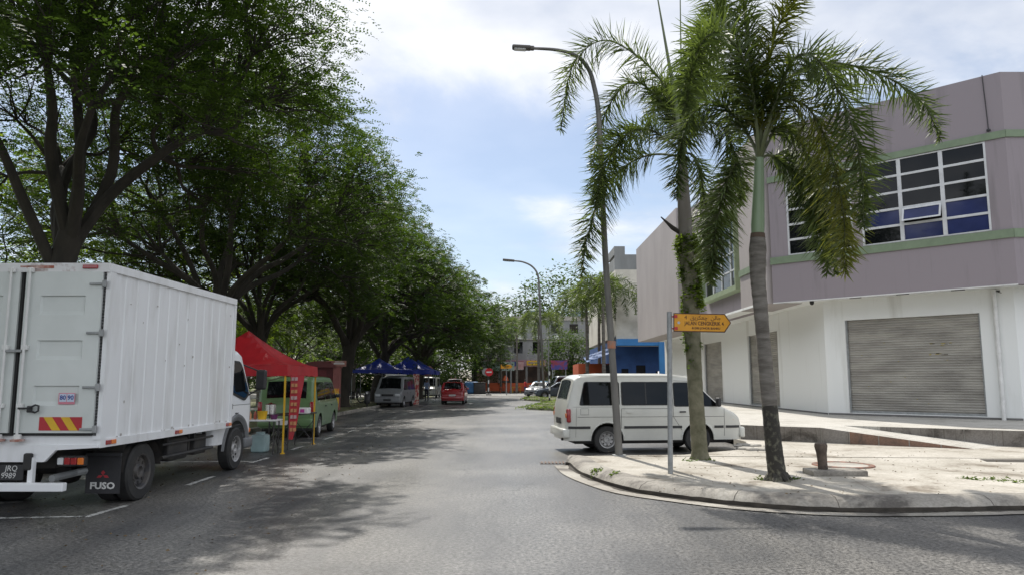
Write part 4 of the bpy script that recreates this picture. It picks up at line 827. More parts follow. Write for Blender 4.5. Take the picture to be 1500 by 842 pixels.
# ---- generic car
def car(name, label, cat, loc, rz, L, W, H, m, kind, group=None, rim='alloy_rim', roofrack=False, glass=None):
    o = thing(name, label, cat, loc, rz, group); h = L / 2; gl = glass or M_glass
    if kind == 'hatch':
        sil = [(-h, .5), (-h + .02, .80), (-h + .10, .98), (-h + .14, 1.0), (-h + .48, H - .06), (-h + .7, H - .01), (-h + 1.5, H), (h - 1.95, H - .05), (h - 1.75, H - .10), (h - 1.0, .98), (h - .9, .95), (h - .3, .80), (h - .08, .68), (h, .45)]; belt = .92; rw = (-h + .16, -h + .46); ws = (h - 1.73, h - 1.04); sill = .26
        wins = [[(-h + .55, .98), (h - 1.15, .98), (h - 1.8, H - .12), (-h + .75, H - .12)]]; split = [(-.28, .02)]; tilt = .26
    elif kind == 'sedan':
        sil = [(-h, .5), (-h + .02, .85), (-h + .1, .97), (-h + .62, 1.02), (-h + 1.15, H - .07), (-h + 1.4, H - .01), (-.1, H), (h - 1.95, H - .06), (h - 1.2, .99), (h - 1.1, .96), (h - .3, .82), (h - .06, .68), (h, .45)]; belt = .92; rw = (-h + .66, -h + 1.13); ws = (h - 1.92, h - 1.24); sill = .25
        wins = [[(-h + .85, .98), (h - 1.35, .98), (h - 2.0, H - .1), (-h + 1.35, H - .1)]]; split = [(-.15, .02)]; tilt = .28
    else:      # van
        sil = [(-h, .5), (-h + .02, 1.0), (-h + .16, H - .12), (-h + .3, H - .02), (0, H), (h - 1.3, H - .02), (h - 1.12, H - .09), (h - .62, 1.08), (h - .52, 1.02), (h - .16, .86), (h - .04, .7), (h, .4)]; belt = 1.0; rw = (-h + .045, -h + .15); ws = (h - 1.10, h - .64); sill = .30
        wins = [[(-h + .32, 1.05), (-.62, 1.05), (-.62, H - .16), (-h + .36, H - .16)], [(-.54, 1.05), (.32, 1.05), (.32, H - .16), (-.54, H - .16)], [(.40, 1.05), (h - .75, 1.05), (h - 1.2, H - .18), (.40, H - .16)]]; split = []; tilt = .14
    wx = h - .78 if kind != 'van' else h - .95; bx = -h + .72 if kind != 'van' else -h + .85; wr = .30 if H < 1.6 else .31
    B = Body(sil, W, belt, tilt, sill, [(bx, wr), (wx, wr)], wr + .065, .35, .09, .03, .16, .09); B.build('body', m, o); underbody(o, L, W, .2, .55)
    for x in (bx, wx):
        for y in (W / 2 - .12, -W / 2 + .12): wheel(o, x, y, wr, .18, mrim=MATS[rim])
    for sg in (1, -1):
        for P in wins: B.sidepoly(P, sg, .008, r=.06).build('side_window', gl, o)
        for a, w_ in split: B.sidepoly([(a, .96), (a + .06, .96), (a + .04, H - .08), (a - .0, H - .08)], sg, .012, r=.002).build('door_pillar', m, o)
        q = MB(); mx_ = ws[1] - .12; q.rbox((mx_, sg * (W / 2 + .06), belt + .12), (.1, .16, .12), .03); q.build('side_mirror', m if kind != 'van' else M_trim, o)
        if kind == 'van': lampbox(o, 'tail_light', M_redl, (-h + .03, sg * (W / 2 - .10), .85), (.09, .12, .34)); lampbox(o, 'headlight', M_whl, (h - .05, sg * (W / 2 - .26), .74), (.1, .30, .15))
        else: lampbox(o, 'tail_light', M_redl, (-h + .10, sg * (W / 2 - .16), .88), (.14, .24, .2), .05); lampbox(o, 'headlight', M_whl, (h - .16, sg * (W / 2 - .26), .70), (.2, .34, .13), .05)
        for xd in ((-.8, .28) if kind != 'van' else (-.5, .5)): q = MB(); q.box((xd, sg * (B.hw(xd, .86) + .015), .86), (.14, .02, .03)); q.build('door_handle', M_trim, o)
    ln = [[(-.12, belt), (-.12, .32)], [(h - 1.3, belt), (h - 1.2, .34)]] if kind != 'van' else [[(.36, H - .1), (.36, .4)], [(h - .72, belt), (h - .72, .75)], [(-.58, 1.0), (-.58, .4)]]
    seam(B, o, ln)
    B.toppanel(ws[0], ws[1], .9, .008).build('windscreen', gl, o); B.toppanel(rw[0], rw[1], .86, .010).build('rear_window', gl, o)
    q = MB(); q.rbox((-h - .01, 0, .45), (.12, W * .92, .24), .05, 3); q.build('rear_bumper', m, o, True); q = MB(); q.rbox((h - .02, 0, .42), (.12, W * .9, .26), .05, 3); q.build('front_bumper', m, o, True)
    for x in (-h - .075, h + .045): q = MB(); q.rbox((x, 0, .62 if x < 0 and kind != 'van' else .45), (.015, .46, .12), .005); q.build('number_plate', M_plw if x < 0 else M_trim, o)
    if kind == 'van': q = MB(); q.rbox((h - .02, 0, .74), (.05, W * .42, .12), .01); q.build('grille', M_trim, o)
    return o
M_vgreen = mat('pale_green_paint', (.11, .20, .08), .35, (.09, .165, .065), 1.5, coat=.4)
M_silver = mat('silver_paint', (.22, .23, .24), .45, metal=.1, coat=.2); M_dblue = mat('blue_grey_paint', (.07, .09, .13), .25, coat=.7, metal=.2); M_grey = mat('dark_grey_paint', (.05, .055, .065), .25, coat=.7, metal=.2)
gv = car('green_van', 'pale green minivan parked behind the red canopy', 'van', (-6.42, 22.85, 0), R(94), 4.2, 1.62, 1.72, M_vgreen, 'van', rim='steel_rim')
sv = car('silver_van', 'silver van facing the camera under the blue canopies', 'van', (-7.35, 47.2, 0), R(-94), 4.5, 1.7, 1.86, M_silver, 'van')
car('red_hatchback', 'bright red hatchback driving away down the road', 'car', (-4.05, 52.6, 0), R(90), 3.75, 1.66, 1.52, M_red, 'hatch')
car('maroon_saloon', 'maroon car just ahead of the red hatchback', 'car', (-5.3, 70.5, 0), R(90), 4.2, 1.7, 1.75, mat('maroon_silver', (.40, .30, .30), .3, coat=.5), 'hatch')
car('pale_van', 'pale van parked behind the blue canopies by the junction', 'van', (-7.9, 72, 0), R(-90), 4.6, 1.75, 1.95, mat('pale_cream_paint', (.55, .55, .48), .35, coat=.4), 'van')
car('silver_saloon', 'silver saloon nosing out left of the tall grey van', 'car', (3.0, 76.5, 0), R(-118), 4.4, 1.75, 1.45, M_silver, 'sedan')
car('grey_jeep', 'tall grey van behind the parked dark blue car', 'van', (5.4, 73.4, 0), R(-168), 4.6, 1.75, 2.05, mat('blue_silver_paint', (.25, .28, .33), .3, coat=.5), 'van')
car('dark_blue_car', 'dark blue saloon parked on the right in front of the tall grey van', 'car', (4.3, 68.6, 0), R(-172), 4.5, 1.75, 1.48, M_dblue, 'sedan')
car('grey_hatchback', 'blue car half hidden behind the silver saloon', 'car', (3.1, 84.5, 0), R(-110), 3.8, 1.68, 1.55, mat('sky_blue_paint', (.10, .24, .38), .3, coat=.5), 'hatch')
# cars in the car park behind the trees
car('white_saloon', 'white car gleaming in the car park seen between the tree trunks', 'car', (-25.6, 84, .0), R(10), 4.5, 1.8, 1.5, M_white, 'sedan')
# roof load on the silver van
q = MB(); q.box((0.3, .1, 1.93), (1.9, .9, .06), Matrix.Rotation(R(4), 3, 'X')); q.box((.2, -.2, 1.99), (1.5, .5, .05)); o = q.build('folded_boards', M_pwhite); o.location = (-7.35, 47.2, 0); o.rotation_euler = (0, 0, R(-94)); tag(o, 'pale boards laid on the roof of the silver van', 'boards')
# ------------------------------------------------------------------ foliage materials
def leafmat(name, c1, c2, tc_, f=.5, rough=.6, scale=.8, spec=.22): return mat(name, c1, rough, c2, scale, trans=(tc_, f), detail=3, contrast=(.38, .62), spec=spec)
M_leaf = leafmat('rain_tree_leaf', (.040, .072, .014), (.018, .038, .009), (2.6, 2.4, 1.0), .40)
M_leafl = leafmat('bright_leaf', (.085, .125, .02), (.045, .08, .015), (2.4, 2.3, 1.0), .5)
M_palm = leafmat('palm_leaf', (.085, .120, .045), (.042, .064, .026), (2.5, 2.4, 1.0), .36, .5, 1.5, .35)
M_palmy = leafmat('yellowing_palm_leaf', (.15, .16, .035), (.10, .12, .03), (1.8, 1.8, .9), .35, .45, 1.5)
M_bark = mat('dark_bark', (.042, .036, .028), .95, (.02, .018, .014), 3, bump=.6, bscale=12, stretch=(1, 1, .4))
M_moss = mat('mossy_bark', (.05, .055, .025), .95, (.04, .034, .026), 2, bump=.6, bscale=12)
NR = np.random.default_rng
def leaves(C, n, rx, rz, size, seed, droop=0):
    """C: clump centres; returns verts, quads of small rhombic leaves"""
    r = NR(seed); K = len(C); sc = r.uniform(.6, 1.35, K)[:, None]
    ctr = np.repeat(C, n, 0); s_ = np.repeat(sc, n, 0); N = len(ctr)
    th = r.uniform(0, 2 * np.pi, N); ra = np.sqrt(r.uniform(0, 1, N)) ; zz = r.normal(0, .45, N)
    off = np.stack([ra * np.cos(th) * rx, ra * np.sin(th) * rx, zz * rz - ra ** 2 * rz * 1.1 * (1 if droop == 0 else droop)], 1) * s_
    p = ctr + off
    a = r.uniform(0, 2 * np.pi, N); tl = r.normal(-.15, .35, N); d = np.stack([np.cos(a) * np.cos(tl), np.sin(a) * np.cos(tl), np.sin(tl)], 1)
    up = np.stack([r.normal(0, .45, N), r.normal(0, .45, N), np.ones(N)], 1); sd = np.cross(d, up); sd /= np.linalg.norm(sd, axis=1)[:, None]
    L = size * r.uniform(.7, 1.3, N)[:, None]; W_ = L * .24
    V = np.stack([p - d * L * .5, p + sd * W_, p + d * L * .5, p - sd * W_], 1).reshape(-1, 3)
    return V, np.arange(N * 4, dtype=np.int32).reshape(-1, 4)
def sprays(C, ns, nl, rad, size, seed, length=.5):
    """feathery sprays: each clump carries ns short twigs with leaflets set in two rows"""
    r = NR(seed); K = len(C); sc = r.uniform(.65, 1.35, K); T = K * ns
    c = np.repeat(C, ns, 0); s_ = np.repeat(sc, ns)[:, None]
    a = r.uniform(0, 2 * np.pi, T); ra = np.sqrt(r.uniform(0, 1, T)); el = r.normal(.05, .28, T)
    out = np.stack([np.cos(a), np.sin(a), np.zeros(T)], 1); o = c + out * (ra * rad * .8)[:, None] * s_ + np.stack([np.zeros(T), np.zeros(T), r.normal(0, .30, T) * rad - ra ** 2 * rad * .35], 1) * s_
    b = a + r.normal(0, .7, T); d = np.stack([np.cos(b) * np.cos(el), np.sin(b) * np.cos(el), np.sin(el) - .12], 1); d /= np.linalg.norm(d, axis=1)[:, None]
    up = np.stack([r.normal(0, .3, T), r.normal(0, .3, T), np.ones(T)], 1); sd = np.cross(d, up); sd /= np.linalg.norm(sd, axis=1)[:, None]; nn = np.cross(sd, d)
    j = np.tile(np.arange(nl), T); rep = lambda x: np.repeat(x, nl, 0); t = (j // 2 + .5) / (nl / 2); sg = np.where(j % 2 == 0, 1.0, -1.0)[:, None]; Ls = rep(s_) * length
    p = rep(o) + rep(d) * (t[:, None] * Ls) - np.array([0, 0, 1.0]) * (t ** 2)[:, None] * Ls * .25
    N = T * nl; ld = rep(sd) * sg + rep(d) * .45 + rep(nn) * r.normal(0, .25, N)[:, None]; ld /= np.linalg.norm(ld, axis=1)[:, None]
    L = (size * r.uniform(.75, 1.25, N) * (1.1 - .45 * np.abs(t - .45) * 2))[:, None]; w = np.cross(ld, rep(nn) + r.normal(0, .2, (N, 3))); w /= np.linalg.norm(w, axis=1)[:, None]; w = w * L * .27
    V = np.stack([p, p + ld * L * .5 + w, p + ld * L, p + ld * L * .5 - w], 1).reshape(-1, 3)
    return V, np.arange(N * 4, dtype=np.int32).reshape(-1, 4)
def rain_tree(name, label, loc, H, Rc, th, lean=(0, 0), seed=1, nleaf=95, nclump=420, group='rain trees along the left kerb', tr=.36, leafsize=.17, thick=.24, mleaf=None, nhub=7, low=.5):
    """wide umbrella crown on forking limbs"""
    r = NR(seed); o = thing(name, label, 'tree', loc, 0, group)
    cx, cy = lean[0] * 1.6, lean[1] * 1.6; C = []
    ph = r.uniform(0, 6.28, 4)
    while len(C) < nclump:
        a = r.uniform(0, 2 * np.pi); q = np.sqrt(r.uniform(0.0, 1)); rad = Rc * (1 + .08 * np.sin(3 * a + ph[0]) + .06 * np.sin(5 * a + ph[1]) + .04 * np.sin(9 * a + ph[2]))
        x, y = q * rad * np.cos(a), q * rad * np.sin(a); top = H - (q ** 2.2) * H * low + .45 * np.sin(x * .9 + ph[3]) + .35 * np.sin(y * 1.1)
        C.append((cx + x, cy + y, top - r.uniform(0, 1) ** 1.3 * H * thick * (1 - .35 * q)))
    C = np.array(C)
    # hubs by k-means on clumps
    def kmeans(P, k):
        c = P[r.choice(len(P), k, replace=False)]
        for _ in range(6):
            d = ((P[:, None] - c[None]) ** 2).sum(2); l = d.argmin(1); c = np.array([P[l == i].mean(0) if (l == i).any() else c[i] for i in range(k)])
        return c, l
    fork = np.array([lean[0], lean[1], th]); tr_ = MB(); lb = MB()
    base = [(0, 0, -.2), (lean[0] * .12, lean[1] * .12, th * .25), (lean[0] * .5, lean[1] * .5, th * .62), tuple(fork)]
    tp = catmull(base, 5); k = len(tp); tr_.tube(tp, [tr * (1.45 - .9 * min(1, i / 4)) if i < 3 else tr * (1.0 - .18 * i / k) for i in range(k)], 12)
    hubs, lab = kmeans(C, nhub)
    def bend(a, b, r0, r1, n, up, sides, mb):
        a = Vector(a); b = Vector(b); m1 = a.lerp(b, .33); m2 = a.lerp(b, .7); L = (b - a).length
        m1.z += L * up; m2.z += L * up * .55; j = L * (.05 if n == 5 else .10)
        m1 += Vector(r.uniform(-j, j, 3)); m2 += Vector(r.uniform(-j, j, 3)); P = catmull([a, m1, m2, b], n)
        mb.tube(P, [r0 + (r1 - r0) * i / (len(P) - 1) for i in range(len(P))], sides, caps=False); return P
    for h in range(nhub):
        Cs = C[lab == h]
        if len(Cs) < 3: continue
        hp = hubs[h].copy(); hp = fork + (hp - fork) * .62; hp[2] = fork[2] + (hubs[h][2] - fork[2]) * .58
        f0 = fork + np.array([0, 0, -.3 - (h % 3) * .35]) - np.array([lean[0], lean[1], 0]) * .12 * (h % 3); bend(f0, hp, tr * (.50 - .04 * (h % 3)), tr * .22, 5, .10, 9, lb)
        ns = max(2, min(7, len(Cs) // 9)); sh, sl = kmeans(Cs, ns)
        for s_ in range(ns):
            Ct = Cs[sl == s_]
            if not len(Ct): continue
            sp_ = hp + (sh[s_] - hp) * .62; sp_[2] -= .1; bend(hp, sp_, tr * .21, tr * .10, 4, .03, 6, lb)
            for c in Ct: bend(sp_, c, tr * .075, .009, 2, .06, 4, lb)
    T = tr_.build('trunk', M_bark, o, True); B_ = lb.build('branches', M_bark, o, True)
    V, Q = sprays(C, max(4, nleaf // 12), 12, .72, leafsize, seed + 50, .26 + leafsize * 1.5)
    npmesh('crown', V, Q, mleaf or M_leaf, o); return o
# A: behind the truck; B, C, D further down the kerb
rain_tree('rain_tree', 'nearest rain tree, its forked trunk rising behind the white box truck', (-10.0, 15.2, .1), 13.6, 4.6, 4.6, (.6, .3), 3, nleaf=300, nclump=820, tr=.30, leafsize=.085, nhub=9, low=.30, thick=.42)
tB = rain_tree('rain_tree', 'rain tree just beyond the truck with many upright limbs', (-11.2, 26.0, .1), 13.8, 6.9, 4.0, (.7, .4), 7, nclump=780, tr=.30, nleaf=250, leafsize=.11, nhub=10, low=.40, thick=.44)
rain_tree('rain_tree', 'rain tree with a thick trunk behind the dark red kiosk', (-9.8, 43, .1), 13.4, 6.0, 3.6, (.4, .2), 12, nclump=760, nleaf=160, tr=.44, leafsize=.15, low=.42, thick=.42)
rain_tree('rain_tree', 'rain tree with a leaning trunk rising behind the blue canopies', (-10.0, 54.5, .1), 13.0, 7.2, 3.6, (.8, 0), 21, nclump=760, nleaf=140, tr=.42, leafsize=.18, thick=.40)
rain_tree('rain_tree', 'farthest rain tree of the kerbside row, beside the junction', (-8.4, 67, .1), 12.8, 7.6, 3.6, (.3, 0), 31, nclump=640, nleaf=120, tr=.4, leafsize=.22, thick=.40)
rain_tree('rain_tree', 'rain tree overhead beside the viewer, its leaves hanging into the top left corner', (-10.6, 4.0, .1), 12.8, 6.4, 4.6, (.2, .2), 44, nclump=900, nleaf=300, tr=.34, leafsize=.07, low=.36, thick=.34)
copy_tree(tB, None, (-11.4, 35.0, .1), 2.2, 'rain tree set back behind the green van, between the red canopy and the kiosk', .96)
# second row behind the verge path, thinner and brighter
tl_ = ['slender tree in the second row far left behind the truck cargo box', 'slender tree in the second row behind the truck cab', 'slender tree in the second row behind the red canopy', 'slender tree in the second row behind the kiosk', 'slender tree in the second row behind the blue canopies']
P2 = [(-21.0, 26, 11), (-19.0, 37, 12), (-19.5, 50, 11.5), (-20, 66, 12), (-17, 80, 11)]
pr = None
for i, (x, y, h) in enumerate(P2):
    if pr is None or i == 2: pr = rain_tree('slender_tree', tl_[i], (x, y, 0), h, 5.8, 3.2, (.3, .1), 60 + i, nleaf=62, nclump=230, group='slender trees behind the verge path', tr=.2, leafsize=.22, mleaf=M_leafl, thick=.32)
    else: copy_tree(pr, None, (x, y, 0), i * 1.9, tl_[i], h / 11.2)
# bushy background trees
def bushy(name, label, loc, H, W_, seed, mleaf, nclump=170, nleaf=60, size=.34, group='bushy trees closing the view'):
    r = NR(seed); o = thing(name, label, 'tree', loc, 0, group); C = []
    while len(C) < nclump:
        p = r.uniform(-1, 1, 3)
        if (p ** 2).sum() < 1: C.append((p[0] * W_, p[1] * W_, H * .57 + p[2] * H * .43))
    C = np.array(C); t = MB(); t.tube([(0, 0, -.1), (.1, 0, H * .3), (0, .1, H * .6)], [.28, .2, .1], 8); br = MB()
    for c in C[::5]: br.tube([(0, .02, H * .3), tuple(c * .55 + np.array([0, 0, H * .12])), tuple(c)], [.09, .05, .015], 4, caps=False)
    t.build('trunk', M_bark, o, True); br.build('branches', M_bark, o)
    V, Q = leaves(C, nleaf, W_ * .34, H * .07, size, seed + 5); npmesh('crown', V, Q, mleaf, o); return o
b1 = bushy('bushy_tree', 'dark bushy tree behind the far pale van', (-9.5, 88, 0), 10, 5, 1, M_leaf)
b2 = bushy('bushy_tree', 'bushy tree left of the no entry sign', (-5.0, 100.0, 0), 12.5, 5.2, 2, M_leaf)
for i, (x, y, s_, lb_) in enumerate([(-16, 100, 1.2, 'bushy tree beyond the cross street behind the blue canopies'), (-26, 104, 1.3, 'bushy tree beyond the cross street left of the kiosk'), (-37, 100, 1.3, 'bushy tree beyond the cross street behind the green van'), (-49, 96, 1.4, 'bushy tree beyond the cross street behind the red canopy'), (-62, 92, 1.5, 'bushy tree far left beyond the car park, partly behind the truck'), (-34, 62, .95, 'bushy tree on the car park edge behind the red canopy'), (-46, 60, 1.1, 'bushy tree on the car park edge behind the truck cab'), (-58, 58, 1.2, 'bushy tree on the car park edge behind the cargo box')]):
    copy_tree((b1, b2)[i % 2], None, (x, y, 0), i * 1.3, lb_, s_)
for i, (x, y, s_, lb_) in enumerate([(1.5, 119, 1.6, 'bushy tree rising over the roof of the far row, left of the far lamp post'), (9.5, 120, 1.65, 'bushy tree rising over the roof of the far row, behind the palms'), (7.6, 94, .85, 'bushy tree before the far row, between the palms and the orange shop'), (-27, 76, .8, 'bushy tree in the car park behind the silver van'), (-21.5, 91, .9, 'bushy tree at the back of the car park'), (-31, 84, .9, 'bushy tree at the back of the car park, left of the white car')]):
    copy_tree((b1, b2)[i % 2], None, (x, y, 0), i * 2.1 + 1, lb_, s_)
# clipped hedge in front of the far trees
r = NR(77); C = np.stack([r.uniform(-30, -5.6, 420), r.uniform(97.6, 99.0, 420), r.uniform(.2, 2.6, 420)], 1); V, Q = leaves(C, 45, .8, .5, .3, 78); ho = npmesh('hedge', V, Q, M_leaf); tag(ho, 'dark green hedge along the far side of the cross street', 'hedge', kind='stuff')
# ------------------------------------------------------------------ palms
M_ptrunk = mat('palm_trunk_bark', (.18, .165, .145), .85, (.085, .075, .062), 3, bump=.5, bscale=14, detail=10, stretch=(1, 1, 5))
M_ptrunkd = mat('dark_palm_base', (.030, .027, .022), .9, (.13, .125, .09), 9, bump=.8, bscale=22, detail=12, contrast=(.36, .50))
M_shaft = mat('green_crownshaft', (.20, .27, .16), .4, (.15, .21, .12), 2, stretch=(1, 1, .3)); M_shaftb = mat('brown_crownshaft', (.16, .14, .12), .55, (.11, .10, .08), 2, stretch=(1, 1, .3))
def frond(parent, P, m=None, width=.38, st=110, seed=1, per=6, t0=.16, rr=.022, name='frond', flat=False, lw=.030):
    r = NR(seed); R_ = catmull(P, 14); k = len(R_); pts = np.array([tuple(p) for p in R_]); seg = np.linalg.norm(np.diff(pts, axis=0), axis=1); s_ = np.concatenate([[0], np.cumsum(seg)]); s_ /= s_[-1]
    ra = MB(); ra.tube(R_, [rr * (1.35 - 1.15 * i / (k - 1)) for i in range(k)], 7); fo = ra.build(name, MATS['frond_stalk'], parent, True)
    N = st * per; t = np.repeat(np.linspace(t0, 1, st), per) + r.uniform(-.004, .004, N); t = np.clip(t, 0, 1)
    c = np.stack([np.interp(t, s_, pts[:, i]) for i in range(3)], 1); c2 = np.stack([np.interp(np.clip(t + .02, 0, 1), s_, pts[:, i]) for i in range(3)], 1); c1 = np.stack([np.interp(np.clip(t - .02, 0, 1), s_, pts[:, i]) for i in range(3)], 1)
    T = c2 - c1; T /= np.linalg.norm(T, axis=1)[:, None]
    up = np.tile([0, 0, 1.0], (N, 1)); S = np.cross(T, up) + 1e-4; S /= np.linalg.norm(S, axis=1)[:, None]; U = np.cross(S, T)
    if flat: an = np.where(np.arange(N) % 2 == 0, r.normal(.25, .15, N), np.pi - r.normal(.25, .15, N))
    else: an = (np.arange(N) % per) / per * 2 * np.pi + r.normal(0, .45, N) + .3
    side = S * np.cos(an)[:, None] + U * np.sin(an)[:, None]
    fw = r.uniform(.2, .6, N)[:, None]; D = side + T * fw; D /= np.linalg.norm(D, axis=1)[:, None]
    env = np.clip(np.sin(np.pi * np.clip((t - t0) / (1 - t0) * .86 + .14, 0, 1)) ** .55, .25, 1); L = (width * 1.45 * env * r.uniform(.75, 1.15, N))[:, None]
    dr = np.array([0, 0, -1.0]) * r.uniform(.05, .34, N)[:, None]
    b0 = c; m_ = c + D * L * .5 + dr * L * .22; e = c + D * L + dr * L * .9
    W_ = np.cross(D, T + r.normal(0, .4, (N, 3))); W_ /= np.linalg.norm(W_, axis=1)[:, None]; W_ = W_ * (lw * r.uniform(.7, 1.1, N))[:, None]
    V = np.stack([b0 - W_ * .25, b0 + W_ * .25, m_ + W_ * .5, m_ - W_ * .5, e + W_ * .06, e - W_ * .06], 1).reshape(-1, 3)
    i0 = np.arange(N)[:, None] * 6; Q = np.concatenate([i0 + [0, 1, 2, 3], i0 + [3, 2, 4, 5]], 0)
    npmesh('leaflets', V, Q, m or M_palm, fo); return fo
mat('frond_stalk', (.13, .15, .07), .5, (.08, .09, .045), 3)
def palm_trunk(o, P, rad, mlow, mtop, ztop, ncut=.4):
    base = Vector(P[0]); R_ = catmull(P, 10); k = len(R_); cut = int(k * ncut)
    def rd(i):
        t = i / (k - 1); v = np.interp(t, [a for a, b in rad], [b for a, b in rad]); return float(v) * (1 + .02 * ((i * 7) % 3 - 1))
    a = MB(); a.tube(R_[:cut + 1], [rd(i) for i in range(cut + 1)], 16, caps=True); a.build('trunk_base', mlow, o, True)
    b = MB(); b.tube(R_[cut:], [rd(i) for i in range(cut, k)], 16); tk_ = b.build('trunk', mtop, o, True)
    q = MB()
    for i in range(6): q.tube([base + Vector((.1 * math.cos(i), .1 * math.sin(i), .12)), base + Vector((.24 * math.cos(i + .2), .24 * math.sin(i + .2), -.02))], [.05, .03], 6)
    q.build('roots', mlow, o, True); return R_
rg = random.Random(5)
def W(px, py, Y, o): return at(px, py, Y) - Vector(o.location)
# palm 2 (nearer, right)
b_ = atz(1140, 703, .152); p2 = thing('foxtail_palm', 'foxtail palm with a smooth green crownshaft, standing right of the yellow street sign', 'palm', b_, 0, 'foxtail palms on the corner pavement'); Yp = b_.y
PT = [W(x, y, Yp, p2) for x, y in ((1140, 706), (1134, 660), (1128, 600), (1120, 520), (1114, 450), (1110, 400), (1110, 345))]
palm_trunk(p2, PT, [(0, .165), (.06, .13), (.3, .115), (.55, .098), (.8, .112), (.95, .128), (1, .10)], M_ptrunkd, M_ptrunk, 0, .36)
q = MB(); q.tube([W(1110, 347, Yp, p2), W(1110, 330, Yp, p2), W(1111, 290, Yp, p2), W(1112, 250, Yp, p2), W(1112, 232, Yp, p2)], [.092, .100, .088, .075, .068], 16); q.build('crownshaft', M_shaft, p2, True)
q = MB(); q.tube([W(1110, 349, Yp, p2), W(1110, 342, Yp, p2)], [.112, .104], 16); q.build('leaf_scar', mat('leaf_scar_brown', (.10, .07, .05), .9), p2)
h2 = (1112, 236)
F2 = [  # image path of the rachis with depth offset at the end
 ([(1118, 190), (1150, 120), (1210, 92), (1290, 110), (1350, 150), (1378, 205)], .5, .40),
 ([(1125, 195), (1150, 150), (1185, 160), (1215, 220), (1235, 310), (1238, 400)], -.9, .40),
 ([(1122, 215), (1140, 185), (1168, 200), (1195, 270), (1208, 350), (1212, 400)], .6, .38),
 ([(1125, 228), (1150, 240), (1185, 290), (1210, 350), (1225, 400)], 1.1, .30),
 ([(1105, 190), (1085, 120), (1065, 50), (1040, -20), (1000, -60)], .6, .40),
 ([(1116, 180), (1122, 110), (1140, 40), (1175, -30)], -.4, .36),
 ([(1100, 205), (1070, 165), (1040, 150), (1010, 175), (995, 230), (992, 290)], 1.0, .36),
 ([(1096, 232), (1075, 245), (1058, 290), (1047, 350), (1042, 415)], -.3, .30),
 ([(1108, 180), (1095, 100), (1060, 50), (1030, 60), (1012, 110), (1005, 160)], -1.3, .40),
 ([(1125, 185), (1160, 90), (1200, 90), (1240, 160), (1262, 250), (1265, 330)], -1.6, .36),
 ([(1110, 170), (1100, 90), (1090, 20), (1092, -60)], .2, .36)]
for i, (pp, dy, wd) in enumerate(F2):
    k = len(pp); P = [W(h2[0], h2[1], Yp, p2)] + [W(x, y, Yp + dy * ((j + 1) / k), p2) for j, (x, y) in enumerate(pp)]
    frond(p2, P, M_palmy if i in (5, 1) else M_palm, wd, 120, 100 + i)
# palm 1 (left)
b_ = atz(1025, 672, .152); p1 = thing('foxtail_palm', 'foxtail palm with a fern covered trunk, standing directly behind the yellow street sign', 'palm', b_, 0, 'foxtail palms on the corner pavement'); Yq = b_.y
PT = [W(x, y, Yq, p1) for x, y in ((1026, 676), (1022, 620), (1018, 560), (1014, 480), (1011, 420), (1006, 360), (1004, 345))]
RT = palm_trunk(p1, PT, [(0, .19), (.05, .15), (.3, .14), (.6, .155), (.8, .165), (1, .13)], mat('green_mossy_trunk', (.17, .16, .11), .95, (.085, .085, .05), 5, bump=.6, bscale=20), M_ptrunk, 0, .82)
q = MB(); q.tube([W(1004, 347, Yq, p1), W(1003, 320, Yq, p1), W(1001, 280, Yq, p1), W(1000, 235, Yq, p1)], [.13, .135, .115, .085], 16); q.build('crownshaft', M_shaftb, p1, True)
q = MB(); q.tube([W(1001, 344, Yq, p1), W(985, 334, Yq, p1), W(968, 318, Yq, p1)], [.05, .045, .01], 7); q.build('dead_leaf_base', M_bark, p1)
q = MB(); q.tube([W(999, 236, Yq, p1), W(990, 150, Yq, p1), W(976, 70, Yq, p1), W(962, -10, Yq, p1)], [.06, .045, .028, .012], 8); q.build('spear_leaf', mat('spear_leaf_green', (.12, .15, .07), .5), p1)
q = MB(); q.tube([W(1001, 236, Yq, p1), W(998, 120, Yq, p1), W(996, -30, Yq, p1)], [.03, .018, .01], 6); q.build('spear_leaf', MATS['spear_leaf_green'], p1)
h1 = (1000, 236)
F1 = [([(992, 200), (975, 130), (930, 80), (880, 60), (838, 100), (822, 190)], .5, .42),
 ([(985, 228), (950, 228), (915, 245), (880, 290), (860, 350), (852, 405)], .4, .38),
 ([(988, 215), (950, 190), (915, 200), (885, 245), (872, 300)], -1.2, .36),
 ([(990, 190), (960, 140), (925, 120), (895, 150), (875, 200), (868, 250)], 1.3, .36),
 ([(1005, 190), (1020, 130), (1050, 110), (1075, 150), (1085, 210)], .8, .38),
 ([(1008, 205), (1030, 180), (1060, 190), (1080, 240), (1085, 300)], -.8, .36),
 ([(1005, 225), (1020, 235), (1032, 290), (1036, 350), (1035, 410)], .7, .36),
 ([(998, 190), (985, 150), (975, 130), (960, 150), (945, 200)], 2.0, .36),
 ([(1003, 190), (1010, 120), (1030, 50), (1060, 0)], 1.4, .36)]
for i, (pp, dy, wd) in enumerate(F1):
    k = len(pp); P = [W(h1[0], h1[1], Yq, p1)] + [W(x, y, Yq + dy * ((j + 1) / k), p1) for j, (x, y) in enumerate(pp)]
    frond(p1, P, M_palm, wd, 110, 200 + i)
